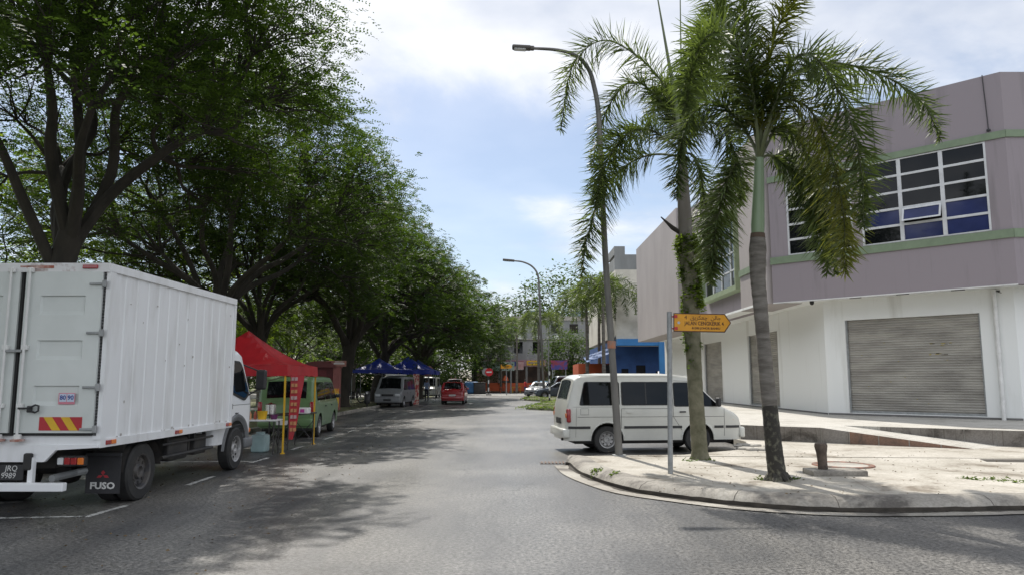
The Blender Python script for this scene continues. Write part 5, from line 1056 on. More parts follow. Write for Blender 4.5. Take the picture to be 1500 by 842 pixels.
# ferns and moss on the left palm's trunk
r = NR(91); C = []
for i in range(90):
    t = r.uniform(.40, .97); p = RT[int(t * (len(RT) - 1))]; a = r.normal(3.1, 1.0); C.append((p.x + .15 * math.cos(a), p.y + .15 * math.sin(a), p.z))
V, Q = leaves(np.array(C), 30, .07, .10, .065, 92); npmesh('fern_growth', V, Q, M_leafl, p1)
C = []
for i in range(95):
    t = r.uniform(.60, .99); p = RT[int(t * (len(RT) - 1))]; a = r.normal(0, .9); C.append((p.x + .16 * math.cos(a), p.y + .16 * math.sin(a), p.z))
V, Q = leaves(np.array(C), 34, .10, .12, .08, 93); npmesh('fern_growth', V, Q, M_leafl, p1)
# shared small palm for the far ones
def far_palm(name, label, loc, h, seed, n=11, L=2.6, group='far palms beside the junction', tr=.14, per=4, m=None):
    r = random.Random(seed); o = thing(name, label, 'palm', loc, 0, group)
    q = MB(); q.tube([(0, 0, 0), (.05, 0, h * .5), (0, 0, h)], [tr * 1.3, tr, tr * .8], 10); q.build('trunk', M_ptrunk, o, True)
    for i in range(n):
        a = 2 * PI * i / n + r.uniform(-.2, .2); e = r.uniform(.35, 1.3); l = L * r.uniform(.85, 1.1); d = Vector((math.cos(a), math.sin(a), 0))
        P = [Vector((0, 0, h)), Vector((0, 0, h)) + d * l * .22 + Vector((0, 0, l * .34 * e)), Vector((0, 0, h)) + d * l * .55 + Vector((0, 0, l * .38 * e)), Vector((0, 0, h)) + d * l * .8 + Vector((0, 0, l * .05 * e)), Vector((0, 0, h)) + d * l * .88 - Vector((0, 0, l * .45))]
        frond(o, P, m or M_palm, .5, 40, seed * 20 + i, per, rr=.03, lw=.07)
    return o
fp = far_palm('far_palm', 'palm behind the parked dark blue car with a bushy hanging crown', (6.4, 63.5, .1), 7.9, 3, L=3.1)
for x, y, s_, lb_ in ((7.4, 60.0, 1.05, 'palm in front of the cream upper wall, nearest the blue shop'), (8.2, 69.5, 1.05, 'palm in front of the orange shop, behind the white van roof'), (2.9, 80, .95, 'palm beside the far lamp post at the junction'), (.6, 95, 1.0, 'slightly taller palm before the far row, right of the yellow arrow sign'), (-1.5, 100.5, .9, 'palm in front of the far row, right of the no entry sign'), (-3.2, 99.2, .8, 'palm in front of the far row, directly behind the yellow arrow sign')):
    copy_tree(fp, None, (x, y, .1), x, lb_, s_)
cp = far_palm('coconut_palm', 'pale coconut palm on the verge behind the red canopy', (-17.5, 42, 0), 4.6, 8, 12, 3.2, 'coconut palms behind the verge', .12, 2, M_leafl)
for x, y, s_, lb_ in ((-15.6, 46, .9, 'pale coconut palm behind the kiosk, left of the thick trunk'), (-22, 48, 1.1, 'pale coconut palm between the truck cab and the red canopy peak')): copy_tree(cp, None, (x, y, 0), x, lb_, s_)

# far-off wood closing the view behind the car park
r = NR(79); C = np.stack([r.uniform(-120, -9, 1500), r.uniform(109, 117, 1500), r.uniform(0, 1, 1500) ** .8 * 13], 1); C[:, 2] += 1.5 * np.sin(C[:, 0] * .35); V, Q = leaves(C, 42, 2.0, 1.2, .75, 80); ho = npmesh('wood', V, Q, M_leaf); tag(ho, 'far wood of dark trees behind the car park and cross street', 'wood', kind='stuff')
# ------------------------------------------------------------------ lamp posts, street sign
M_lhead = mat('lamp_head_grey', (.10, .09, .08), .6)
M_post = mat('weathered_grey_post', (.19, .185, .17), .6, (.12, .115, .11), 3, metal=.2, stretch=(1, 1, .3))
def lamp_post(label, b, pts, r0, r1, group='street lamps'):
    o = thing('street_lamp', label, 'street lamp', b, 0, group); P = catmull([Vector(p) - Vector(b) for p in pts], 6); k = len(P)
    q = MB(); q.tube(P, [r0 + (r1 - r0) * i / (k - 1) for i in range(k)], 14); q.build('pole', M_post, o, True)
    e = P[-1]; d = (P[-1] - P[-3]).normalized(); q = MB(); rot = d.to_track_quat('X', 'Z').to_matrix(); s_ = r1 / .035
    q.rbox(e + d * .2 * s_, (.46 * s_, .20 * s_, .09 * s_), .03, 2, rot); q.rbox(e - d * .02 * s_, (.18 * s_, .11 * s_, .10 * s_), .02, 2, rot); q.build('lamp_head', M_lhead, o, True)
    q = MB(); q.rbox(e + d * .24 * s_ - Vector((0, 0, .05 * s_)), (.28 * s_, .15 * s_, .02), .005, 1, rot); q.build('lens', M_whl, o); return o
b = atz(907, 667, .15); Y = b.y
l1 = lamp_post('tall grey street lamp leaning over the road beside the white van', b, [b] + [at(x, y, Y) for x, y in ((901, 580), (894, 480), (887, 380), (882, 280), (877, 170), (869, 122), (861, 100), (845, 83), (818, 74), (776, 71))], .075, .03)
q = MB(); q.tube([(0, 0, -.02), (0, 0, .02)], .14, 14); q.build('base_flange', M_galv, l1)
q = MB(); P = [at(x, y, Y) - b for x, y in ((896, 510), (896, 499))]; q.tube(P, .082, 14); q.build('painted_tag', mat('faded_orange_tag', (.45, .16, .07), .7, (.25, .2, .18), 12), l1)
b = atz(797.6, 583); Y = b.y
lamp_post('tall grey street lamp far down the road near the parked cars', b, [b] + [at(x, y, Y) for x, y in ((795, 540), (792, 480), (790, 430), (788, 404), (780, 391), (766, 384), (750, 382))], .12, .07)
sb = atz(982, 693, .152); Y = sb.y
ss = thing('street_sign', 'yellow arrow shaped street name sign on a grey post', 'street sign', sb)
pt = at(980.5, 457, Y) - sb
q = MB(); q.tube([(0, 0, -.05), pt * .5, pt], .040, 14); q.lathe([(.04, -.01), (.042, .005), (0, .012)], pt, n=14); q.build('post', M_galv, ss, True)
A = at(987, 458, Y - .05) - sb; B = at(987, 485, Y - .05) - sb; T = at(1071, 472.5, Y - .05) - sb; TR = at(1062, 459.5, Y - .05) - sb; BR = at(1062, 486.5, Y - .05) - sb
M_sy = mat('street_sign_yellow', (.72, .33, .012), .45, (.60, .27, .012), 5); M_sb = mat('sign_brown_edge', (.08, .03, .015), .6)
q = MB(); q.slab([A, TR, T, BR, B], (0, 1, 0), .03); bd_ = q.build('sign_board', M_sb, ss)
c = (A + B + T) / 3; ins = lambda p: c + (p - c) * Matrix.Identity(3) @ Vector((1, 1, 1)) if 0 else Vector((c.x + (p.x - c.x) * .972, p.y - .004, c.z + (p.z - c.z) * .90))
q = MB(); q.slab([ins(A), ins(TR), ins(T), ins(BR), ins(B)], (0, 1, 0), .003); q.build('yellow_face', M_sy, bd_)
xd = (TR - A).normalized(); L_ = (TR - A).length; zm = (A + B) / 2; hh = (A - B).length; fy = A.y - .0055
def onsign(t, k): return Vector((A.x + xd.x * L_ * t, fy, zm.z + xd.z * L_ * t + hh * k))
M_sl = mat('sign_lettering', (.06, .018, .01), .6)
text('\ufbfc'[:0] + '٤' * 0 + '4  \ufed6\ufef3\ufeae\ufedc\ufecc\ufb7c  \ufee6\ufedf\ufe8e\ufe9f', 'jawi_lettering', M_sl, bd_, hh * .30, frame(onsign(.56, .27), xd, (0, 0, 1)), .0008)
text('JALAN CENGKERIK 4', 'street_name', M_sl, bd_, hh * .285, frame(onsign(.585, -.045), xd, (0, 0, 1)), .0008, sx=.80, bold=.0012)
text('81200 JOHOR BAHRU', 'postcode_line', M_sl, bd_, hh * .16, frame(onsign(.62, -.30), xd, (0, 0, 1)), .0008, sx=1.0, bold=.0012)
q = MB(); q.lathe([(0, 0), (.022, 0), (.022, .002), (0, .002)], onsign(.09, -.02) - Vector((0, .001, 0)), 'Y', 16); q.build('round_badge', mat('badge_grey_blue', (.45, .50, .55), .5), bd_)
for z in (A.z - .055, B.z + .05): q = MB(); q.box((A.x - .01, .0, z), (.15, .02, .022)); q.box((A.x + .03, A.y - .004, z), (.05, .012, .05)); q.build('bracket', M_signred if z > B.z else M_dark, ss)
# ------------------------------------------------------------------ stump, slab, ring on the pavement
sc_ = atz(1232, 697, .152)
sl_ = thing('stump_slab', 'square concrete slab lying on the corner pavement under the dark stump', 'slab', sc_)
q = MB(); q.rbox((.0, .22, .035), (.84, .44, .09), .015, 2); q.build('slab', M_kerb, sl_, True)
q = MB(); q.lathe([(.075, -.01), (.07, .1), (.078, .25), (.098, .36), (.088, .40), (0, .41)], (0, 0, 0), n=16); o = q.build('wooden_stump', mat('charred_stump', (.045, .035, .028), .9, (.12, .09, .07), 7, bump=.8, bscale=25), None, True); o.location = (sc_.x - .17, sc_.y + .24, .23); o.rotation_euler = (R(3), R(-4), 0); tag(o, 'dark weathered stump standing upright on the concrete slab', 'stump')
rc = atz(1235, 681, .152); rg_ = thing('manhole_ring', 'round brick red manhole ring set in the pavement behind the stump', 'manhole', rc)
q = MB(); q.lathe([(.40, 0), (.42, .018), (.46, .025), (.50, .018), (.51, 0)], (0, 0, 0), n=36); q.build('ring', mat('brick_red_ring', (.22, .10, .065), .85, (.10, .075, .06), 9, contrast=(.42, .55), bump=.4), rg_, True); q = MB(); q.lathe([(0, .012), (.40, .010), (.40, 0)], (0, 0, 0), n=36); q.build('cover', M_conc, rg_)
# weeds
def tuft(name, label, C, n, rx, rz, size, seed, m): V, Q = leaves(np.array(C), n, rx, rz, size, seed); V[:, 2] = np.maximum(V[:, 2], .002); o = npmesh(name, V, Q, m); tag(o, label, 'grass', kind='stuff'); return o
r = NR(500); p = [tuple(atz(x, y, .16)) for x, y in ((1010, 674), (1040, 673), (1118, 702), (1155, 702), (1165, 700), (1450, 702), (1475, 703), (1495, 705), (880, 687), (900, 692), (1420, 700))]
tuft('grass', 'weeds and grass tufts growing from the pavement joints around the palms', [(a + r.uniform(-.1, .1), b + r.uniform(-.1, .1), c) for a, b, c in p for _ in range(3)], 28, .13, .05, .07, 501, M_leafl)
# dry leaf litter
def scatter(name, label, n, xr, yr, z, size, seed, m):
    r = NR(seed); x = r.uniform(*xr, n); y = r.uniform(*yr, n); a = r.uniform(0, 6.28, n); s_ = size * r.uniform(.5, 1.2, n); h = r.uniform(.004, .012, n)
    dx_, dy_ = np.cos(a) * s_, np.sin(a) * s_; V = np.stack([np.stack([x - dx_, y - dy_, z + h], 1), np.stack([x + dy_ * .4, y - dx_ * .4, z + h * 2], 1), np.stack([x + dx_, y + dy_, z + h], 1), np.stack([x - dy_ * .4, y + dx_ * .4, z + h * .6], 1)], 1).reshape(-1, 3)
    o = npmesh(name, V, np.arange(n * 4).reshape(-1, 4), m); tag(o, label, 'leaf litter', kind='stuff')
M_dry = mat('dry_leaf', (.16, .11, .05), .9, (.08, .055, .03), 9)
scatter('leaf_litter', 'small dry leaves scattered over the asphalt near the left kerb', 1500, (-7.9, -2.5), (3, 50), .0, .022, 601, M_dry)
scatter('leaf_litter', 'small dry leaves lying on the pale corner pavement', 260, (1.8, 9), (9.6, 15.5), .152, .022, 602, M_dry)
scatter('leaf_litter', 'dry leaves gathered on the grass verge under the trees', 4500, (-13, -8.3), (6, 60), .10, .035, 603, M_dry)
# iron drain grate and repair patches on the road
dgx = atz(818, 677); dgr = thing('drain_grate', 'small iron drain grate at the tip of the corner pavement', 'drain grate', (dgx.x - .12, dgx.y - .1, 0)); q = MB(); q.box((0, 0, .004), (.5, .34, .012)); q.build('frame', M_dark, dgr)
for k in range(7): q = MB(); q.box((-.21 + k * .07, 0, .016), (.025, .30, .012)); q.build('bar', mat('rusty_iron', (.16, .10, .07), .8), dgr)
# ------------------------------------------------------------------ red canopy with banner, tables and goods
M_rcan = mat('red_canopy_cloth', (.50, .018, .025), .45, (.40, .012, .02), 2.5, bump=.25, bscale=5, trans=((1.2, .5, .5), .25)); M_bcan = mat('blue_canopy_cloth', (.02, .05, .38), .45, (.015, .035, .28), 2.5, bump=.25, bscale=5, trans=((.8, .9, 1.4), .25))
def canopy(label, cx, cy, w_, d_, zh, zp, val, m, mleg, rz=0, tilt=0, group=None):
    o = thing('canopy', label, 'canopy', (cx, cy, 0), rz, group); x, y = w_ / 2, d_ / 2; q = MB(); N = 10; V = []
    # four sagging gores
    def zf(u, v): m_ = max(abs(u), abs(v)); s_ = 1 - m_; return zh + (zp - zh) * (s_ ** 1.45) + .10 * s_ * 0 - .10 * (1 - min(abs(u), abs(v)) / max(m_, 1e-6)) * math.sin(PI * m_) * 1.0
    G = 16
    for i in range(G + 1):
        for j in range(G + 1):
            u, v = 2 * i / G - 1, 2 * j / G - 1; V.append((u * x, v * y, zf(u, v)))
    q.add(V, [(i * (G + 1) + j, (i + 1) * (G + 1) + j, (i + 1) * (G + 1) + j + 1, i * (G + 1) + j + 1) for i in range(G) for j in range(G)]); rf_ = q.build('roof_cloth', m, o, True, angle=28)
    q = MB(); per = []
    for k in range(4):
        a = [(-x, -y), (x, -y), (x, y), (-x, y)][k]; b2 = [(x, -y), (x, y), (-x, y), (-x, -y)][k]
        for i in range(14):
            t = i / 14; ou = .02 * math.sin(t * 22 + k); nx, ny = (b2[1] - a[1]), -(b2[0] - a[0]); l_ = math.hypot(nx, ny); per.append((a[0] + (b2[0] - a[0]) * t + nx / l_ * ou, a[1] + (b2[1] - a[1]) * t + ny / l_ * ou, val + .015 * math.sin(t * 30)))
    n = len(per); V = [(px * 1.0 if 1 else 0, py, zh) for px, py, _ in per] + [(px * 1.012, py * 1.012, zh - v) for px, py, v in per]; q.add(V, [(i, (i + 1) % n, n + (i + 1) % n, n + i) for i in range(n)]); q.build('valance', m, o, True)
    for sx in (-1, 1):
        for sy in (-1, 1): q = MB(); q.box((sx * (x - .03), sy * (y - .03), (zh - .02) / 2), (.035, .035, zh - .02)); q.box((sx * (x - .03), sy * (y - .03), .01), (.08, .08, .02)); q.build('leg', mleg, o)
    for sx in (-1, 1):
        q = MB(); q.tube([(sx * (x - .03), -y + .03, zh - .05), (sx * (x - .03), y * .0, zh - .38), (sx * (x - .03), y - .03, zh - .05)], .012, 6); q.build('truss_bar', M_galv, o); q = MB(); q.tube([(-x + .03, sx * (y - .03), zh - .05), (0, sx * (y - .03), zh - .38), (x - .03, sx * (y - .03), zh - .05)], .012, 6); q.build('truss_bar', M_galv, o)
    q = MB(); q.tube([(0, 0, zh - .35), (0, 0, zp - .03)], .02, 8); q.build('centre_pole', M_galv, o); return o
canopy('red pop up canopy on yellow legs between the truck and the green van', -6.38, 17.9, 2.7, 2.6, 1.95, 2.80, .24, M_rcan, M_yel)
# hanging banner
bn = thing('banner', 'narrow red banner with faded yellow writing hanging from the red canopy', 'banner', (-4.98, 16.75, 0))
q = MB(); V = []
for i in range(15):
    z = 1.72 - 1.42 * i / 14; wv = .17 - .05 * (i / 14) ** 2; V += [(-.0, .02 * math.sin(i * .6), z), (.02 + wv * 1.6 - .12 * i / 14, .05 + .03 * math.sin(i * .7 + 1), z)]
q.add(V, [(2 * i, 2 * i + 1, 2 * i + 3, 2 * i + 2) for i in range(14)]); q.build('cloth', M_signred, bn, True)
rg = random.Random(3); q = MB(); q2 = MB()
for k in range(9):
    z = 1.60 - k * .14; qq = q if k % 3 else q2
    for j in range(2): 
        x = .03 + j * .075; qq.box((x + .03, .018 - .004, z), (.05, .004, .07)) if 0 else qq.slab([(x, -.002 - .004 * 0 + .0, z), (x + .055, .012, z + .004), (x + .055, .012, z + .08), (x, -.002, z + .075)], (0, -1, 0), .022)
q.build('faded_writing', mat('banner_yellow', (.52, .24, .10), .6), bn); q2.build('faded_writing', mat('banner_white', (.5, .34, .33), .6), bn)
def table(label, loc, rz, L, W_, H=.74, m=M_pwhite):
    o = thing('folding_table', label, 'table', loc, rz, 'folding tables under the red canopy'); q = MB(); q.rbox((0, 0, H), (L, W_, .035), .01); q.build('table_top', m, o)
    for sx in (-1, 1):
        for sy in (-1, 1): q = MB(); q.tube([(sx * (L / 2 - .08), sy * (W_ / 2 - .06), H - .02), (sx * (L / 2 - .08), sy * (W_ / 2 - .06), 0)], .015, 8); q.build('leg', M_dark, o)
        q = MB(); q.tube([(sx * (L / 2 - .08), W_ / 2 - .06, .1), (sx * (L / 2 - .08), -W_ / 2 + .06, .6)], .01, 6); q.tube([(sx * (L / 2 - .08), -W_ / 2 + .06, .1), (sx * (L / 2 - .08), W_ / 2 - .06, .6)], .01, 6); q.build('cross_brace', M_dark, o)
    return o
table('white topped folding table beside the truck cab with goods on it', (-5.62, 16.55, 0), R(3), 1.0, .55)
table('folding table with a dark top behind the hanging banner', (-5.35, 18.25, 0), R(80), 1.5, .6, .80, M_dark)
def pot(name, label, cat, prof, loc, m, n=18, group=None):
    q = MB(); q.lathe(prof, (0, 0, 0), n=n); o = q.build(name, m, None, True); o.location = loc; tag(o, label, cat, group); return o
TZ = .758
pot('bucket', 'bright yellow tub on the white topped folding table', 'tub', [(0, 0), (.085, 0), (.11, .17), (.115, .18), (.10, .175), (.08, .02), (0, .02)], (-5.48, 16.45, TZ), M_yel)
pot('purple_bowl', 'dark purple bowl at the right end of the white topped table', 'bowl', [(0, 0), (.06, 0), (.09, .10), (.085, .10), (.05, .01), (0, .01)], (-5.24, 16.5, TZ), mat('purple_plastic', (.12, .02, .10), .4))
for x, y, c_, lb in ((-5.82, 16.5, (.55, .20, .12), 'sauce bottle with a green cap on the white topped table'), (-5.74, 16.42, (.6, .28, .12), 'orange bottle left of the yellow tub'), (-5.66, 16.52, (.5, .12, .08), 'short red bottle directly left of the yellow tub')):
    k = len(lb); o = thing('bottle', lb, 'bottle', (x, y, TZ), 0, 'bottles on the folding table'); q = MB(); q.lathe([(0, 0), (.032, 0), (.034, .11), (.014, .16), (.013, .18)], n=14); q.build('body', mat('bottle_%d' % k, c_, .3), o, True); q = MB(); q.lathe([(.016, .178), (.016, .205), (0, .21)], n=10); q.build('cap', mat('bottle_cap', (.1, .35, .2), .4), o)
pot('steel_pot', 'tall steel pot on the dark topped table behind the banner', 'pot', [(0, 0), (.12, 0), (.12, .22), (.13, .225), (.12, .23), (.03, .25), (0, .27)], (-5.72, 17.75, .82), M_chrome)
q = MB(); q.rbox((0, 0, .07), (.36, .30, .14), .02); q.rbox((.05, -.155, .07), (.1, .01, .08), .003, mi=1); o = q.build('white_crate', [M_pwhite, mat('pink_label', (.5, .05, .3), .5)]); o.location = (-5.05, 18.0, .818); tag(o, 'white box with a pink label on the dark topped table', 'box')
q = MB(); q.rbox((0, 0, .2), (.34, .34, .4), .05, 3); q.lathe([(0, .40), (.1, .40), (.1, .45), (0, .46)], n=14); o = q.build('water_container', mat('pale_blue_plastic', (.35, .48, .48), .35), None, True); o.location = (-5.7, 17.05, 0); tag(o, 'pale blue water container on the road under the folding table', 'container')
# ------------------------------------------------------------------ kiosk
M_maroon = mat('maroon_board', (.10, .018, .02), .7, (.07, .014, .016), 2)
kx, ky = -9.75, 39.4; ks = thing('kiosk', 'small dark red kiosk with a curved roof and an orange poster', 'kiosk', (kx, ky, .1), R(0))
q = MB(); q.box((-.25, 0, 1.1), (1.35, 1.4, 2.2)); q.build('walls', M_maroon, ks)
q = MB(); P = []
for i in range(13): a = PI * i / 12; P.append((-.25 - .85 * math.cos(a), 0, 2.18 + .34 * math.sin(a)))
q.slab([(x, -.85, z) for x, _, z in P], (0, 1, 0), 1.7); q.build('curved_roof', mat('maroon_roof', (.14, .03, .03), .5), ks)
q = MB(); q.box((.62, -.55, 1.2), (.36, .30, 2.4)); q.build('front_pillar', mat('pinkish_board', (.28, .10, .09), .7), ks)
q = MB(); q.box((.62, -.706, .62), (.34, .01, .95)); po = q.build('poster', mat('poster_orange', (.62, .20, .03), .5, (.70, .45, .05), 3, contrast=(.45, .55)), ks)
q = MB(); q.box((.58, -.62, 2.38), (1.0, .22, .30)); sgn = q.build('sign_box', mat('sign_box_pink', (.35, .16, .13), .6), ks); q = MB(); q.box((.24, -.734, 2.38), (.20, .006, .22)); q.build('sign_panel', M_maroon, sgn); q = MB(); q.box((.75, -.734, 2.38), (.55, .006, .06)); q.box((.75, -.734, 2.47), (.45, .006, .03)); q.build('sign_panel', M_pwhite, sgn)
q = MB(); q.box((-.3, -.706, 1.1), (.8, .01, 1.9)); q.build('door', mat('dark_red_door', (.14, .02, .025), .6), ks)
# ------------------------------------------------------------------ motorcycles
def bike(label, loc, rz, m):
    o = thing('motorcycle', label, 'motorcycle', loc, rz, 'motorcycles on the verge')
    for x in (-.62, .62):
        q = MB(); q.lathe([(.24, -.035), (.28, -.03), (.30, 0), (.28, .03), (.24, .035)], (0, 0, 0), 'Y', 24, closed=True); w_ = q.build('wheel', M_black, o, True); w_.location = (x, 0, .30)
        q = MB(); q.lathe([(0, -.03), (.04, -.03), (.04, .03), (0, .03)], n=10, axis='Y')
        for k in range(6): a = PI * k / 3; q.tube([(0, 0, 0), (.24 * math.cos(a), 0, .24 * math.sin(a))], .006, 4)
        q.build('spokes', M_chrome, w_)
    q = MB(); q.tube([(.62, 0, .30), (.45, 0, .75), (.38, 0, .98)], .03, 8); q.tube([(.38, -.3, 1.02), (.36, 0, .98), (.38, .3, 1.02)], .015, 8); q.build('fork_and_handlebar', M_dark, o, True)
    q = MB(); q.rbox((.38, 0, .88), (.22, .22, .26), .08, 3); q.rbox((.30, 0, .55), (.14, .34, .5), .06, 3); q.build('leg_shield', m, o, True); q = MB(); q.rbox((-.18, 0, .74), (.72, .24, .11), .05, 3); q.build('seat', M_black, o, True)
    q = MB(); q.rbox((-.25, 0, .58), (.75, .22, .2), .06, 3); q.rbox((.0, 0, .36), (.35, .24, .2), .05); q.build('body', m, o, True); q = MB(); q.rbox((-.72, 0, .85), (.3, .3, .26), .05); q.build('top_box', M_trim, o, True)
    for s_ in (-1, 1): q = MB(); q.tube([(.38, s_ * .25, 1.02), (.36, s_ * .32, 1.16)], .008, 5); q.rbox((.35, s_ * .34, 1.2), (.03, .12, .07), .02); q.build('mirror', M_dark, o)
    q = MB(); q.lathe([(0, 0), (.07, 0), (.06, .05), (0, .05)], (.50, 0, .90), 'X', 12); q.build('headlight', M_whl, o); return o
bike('black motorcycle parked on the grass right of the kiosk', (-10.9, 51.0, .1), R(10), M_dark)
bike('dark motorcycle standing at the kerb in front of the silver van', (-8.45, 43.6, 0), R(-80), mat('dark_grey_fairing', (.04, .04, .045), .35))
# ------------------------------------------------------------------ blue canopies and stall
canopy('blue canopy farthest left, over the silver van', -9.2, 51.5, 3.2, 3.0, 2.35, 3.15, .22, M_bcan, M_galv, 0, 0, 'blue canopies by the road'); canopy('blue canopy in front, over the stall with the patterned banner', -7.35, 52.9, 3.3, 3.0, 2.35, 3.30, .28, M_bcan, M_galv, 0, 0, 'blue canopies by the road'); canopy('blue canopy at the back, its peak just right of the front one', -7.2, 57.2, 3.0, 3.0, 2.35, 3.2, .28, M_bcan, M_galv, 0, 0, 'blue canopies by the road')
M_pat = mat('patterned_banner', (.62, .50, .42), .6, (.45, .05, .05), 6, contrast=(.47, .53))
q = MB(); q.box((0, 0, 1.03), (.42, .04, 2.06)); o = q.build('stall_banner', M_pat); o.location = (-6.55, 50.9, 0); tag(o, 'tall red and cream banner at the road corner of the front blue canopy', 'banner')
q = MB(); q.box((0, 0, .45), (2.2, .7, .9)); q.box((0, -.02, .93), (2.3, .8, .05)); o = q.build('stall_counter', mat('stall_cloth', (.25, .12, .12), .7, (.5, .4, .35), 7, contrast=(.45, .55))); o.location = (-8.0, 54.6, 0); tag(o, 'stall counter under the front blue canopy', 'counter')
ds = thing('round_sign', 'round red sign on a post beside the blue canopies', 'sign', (-6.6, 58.6, 0)); q = MB(); q.tube([(0, 0, 0), (0, 0, 2.35)], .03, 8); q.build('post', M_galv, ds); q = MB(); q.lathe([(0, -.01), (.42, -.01), (.42, .01), (0, .01)], (0, -.04, 2.35), 'Y', 24); q.build('disc', mat('faded_red_disc', (.55, .22, .2), .5), ds)
q = MB(); q.slab([(0, 0, 1.75), (.5, 0, 1.9), (.45, 0, 1.4), (.05, 0, 1.35)], (0, 1, 0), .01); q.tube([(0, 0, 0), (0, 0, 2.0)], .02, 6); o = q.build('small_flag', mat('pinkish_flag', (.6, .25, .25), .6)); o.location = (-5.95, 73, 0); tag(o, 'small pale pink flag on a thin pole behind the red hatchback', 'flag')
# ------------------------------------------------------------------ people
M_skin = mat('skin', (.25, .14, .09), .6)
def person(label, loc, rz, mt, mp, pose='stand'):
    me = bpy.data.meshes.new('person'); b_ = {}
    J = dict(pel=(0, 0, .95), ch=(0, .0, 1.30), nk=(0, 0, 1.47), hd=(0, .02, 1.56), ht=(0, .02, 1.70), sl=(-.17, 0, 1.40), sr=(.17, 0, 1.40), el=(-.24, .02, 1.13), er=(.24, .02, 1.13), wl=(-.25, .12, .90), wr=(.25, .12, .90), fl=(-.25, .16, .82), fr=(.25, .16, .82), hl=(-.09, 0, .90), hr=(.09, 0, .90), kl=(-.11, .03, .50), kr=(.11, -.02, .50), al=(-.11, -.02, .09), ar=(.12, -.08, .09), tl=(-.12, .13, .04), tr=(.13, .08, .04))
    rad = dict(pel=.14, ch=.15, nk=.055, hd=.085, ht=.075, sl=.07, sr=.07, el=.045, er=.045, wl=.03, wr=.03, fl=.035, fr=.035, hl=.10, hr=.10, kl=.065, kr=.065, al=.045, ar=.045, tl=.04, tr=.04)
    E = [('pel', 'ch'), ('ch', 'nk'), ('nk', 'hd'), ('hd', 'ht'), ('ch', 'sl'), ('ch', 'sr'), ('sl', 'el'), ('sr', 'er'), ('el', 'wl'), ('er', 'wr'), ('wl', 'fl'), ('wr', 'fr'), ('pel', 'hl'), ('pel', 'hr'), ('hl', 'kl'), ('hr', 'kr'), ('kl', 'al'), ('kr', 'ar'), ('al', 'tl'), ('ar', 'tr')]
    ks_ = list(J); me.from_pydata([J[k] for k in ks_], [(ks_.index(a), ks_.index(b2)) for a, b2 in E], []); o = bpy.data.objects.new('person', me); COL.objects.link(o)
    sk_ = o.modifiers.new('s', 'SKIN'); o.modifiers.new('u', 'SUBSURF').levels = 1
    for i, k in enumerate(ks_): me.skin_vertices[0].data[i].radius = (rad[k] * 1.0, rad[k] * (.72 if k in ('ch', 'pel') else 1))
    me.skin_vertices[0].data[0].use_root = True; dg = bpy.context.evaluated_depsgraph_get(); dg.update(); m2 = bpy.data.meshes.new_from_object(o.evaluated_get(dg)); bpy.data.objects.remove(o)
    for m_ in (M_skin, mt, mp, M_dark): m2.materials.append(m_)
    for p_ in m2.polygons:
        z = p_.center.z; x = abs(p_.center.x); p_.material_index = 3 if z < .09 else 2 if z < .95 and x < .2 else 1 if z < 1.47 and not (x > .2 and z < 1.18) else 0; p_.use_smooth = True
    o = bpy.data.objects.new('person', m2); COL.objects.link(o); o.location = loc; o.rotation_euler = (0, 0, rz)
    q = MB(); q.lathe([(0, 1.735), (.06, 1.725), (.095, 1.66), (.098, 1.60), (.08, 1.56)], (0, -.005, 0), n=14); q.build('hair', M_dark, o, True); tag(o, label, 'person'); return o
person('person in a light blue shirt standing at the edge of the blue canopies', (-6.65, 58.2, 0), R(160), mat('light_blue_shirt', (.28, .36, .55), .8), mat('dark_trousers', (.02, .02, .03), .8))
person('person in a red shirt standing by the silver saloon at the junction', (1.45, 81.5, 0), R(-60), mat('red_shirt', (.55, .03, .03), .8), mat('blue_jeans', (.03, .06, .15), .8))
# ------------------------------------------------------------------ junction signs and street furniture
def pole(q, x, y, h, r_=.035): q.tube([(x, y, 0), (x, y, h)], r_, 8)
ne = thing('no_entry_sign', 'round no entry sign on a black and white striped post', 'traffic sign', (-2.6, 83.0, 0))
for k in range(7): q = MB(); q.tube([(0, 0, k * .42), (0, 0, (k + 1) * .42)], .06, 8); q.build('post_band', M_pwhite if k % 2 else M_black, ne)
q = MB(); q.lathe([(0, -.01), (.44, -.01), (.44, .01), (0, .01)], (.05, -.09, 2.55), 'Y', 28); dsc = q.build('disc', mat('traffic_red', (.60, .02, .03), .4), ne); q = MB(); q.box((.05, -.105, 2.55), (.58, .008, .14)); q.build('white_bar', M_pwhite, dsc)
q = MB(); q.lathe([(0, -.01), (.42, -.01), (.42, .01), (0, .01)], (-.32, .10, 2.58), 'Y', 28); q.build('sign_back', M_galv, ne); q = MB(); q.lathe([(0, 0), (.32, 0), (.32, .12), (0, .12)], n=16); q.build('base', M_conc, ne)
yb = at(738, 537, 84); ys = thing('yellow_arrow_sign', 'small yellow arrow sign on a pole right of the no entry sign', 'street sign', (yb.x + .3, 84, 0)); q = MB(); pole(q, 0, 0, 3.2, .05); q.build('post', M_galv, ys)
q = MB(); q.slab([(-.65, -.06, 2.95), (.45, -.06, 2.95), (.70, -.06, 3.17), (.45, -.06, 3.4), (-.65, -.06, 3.4)], (0, -1, 0), .03); fc_ = q.build('board', M_sy, ys); q = MB(); q.box((-.05, -.095, 3.22), (.75, .004, .07)); q.box((-.05, -.095, 3.08), (.55, .004, .04)); q.build('lettering', M_sb, fc_)
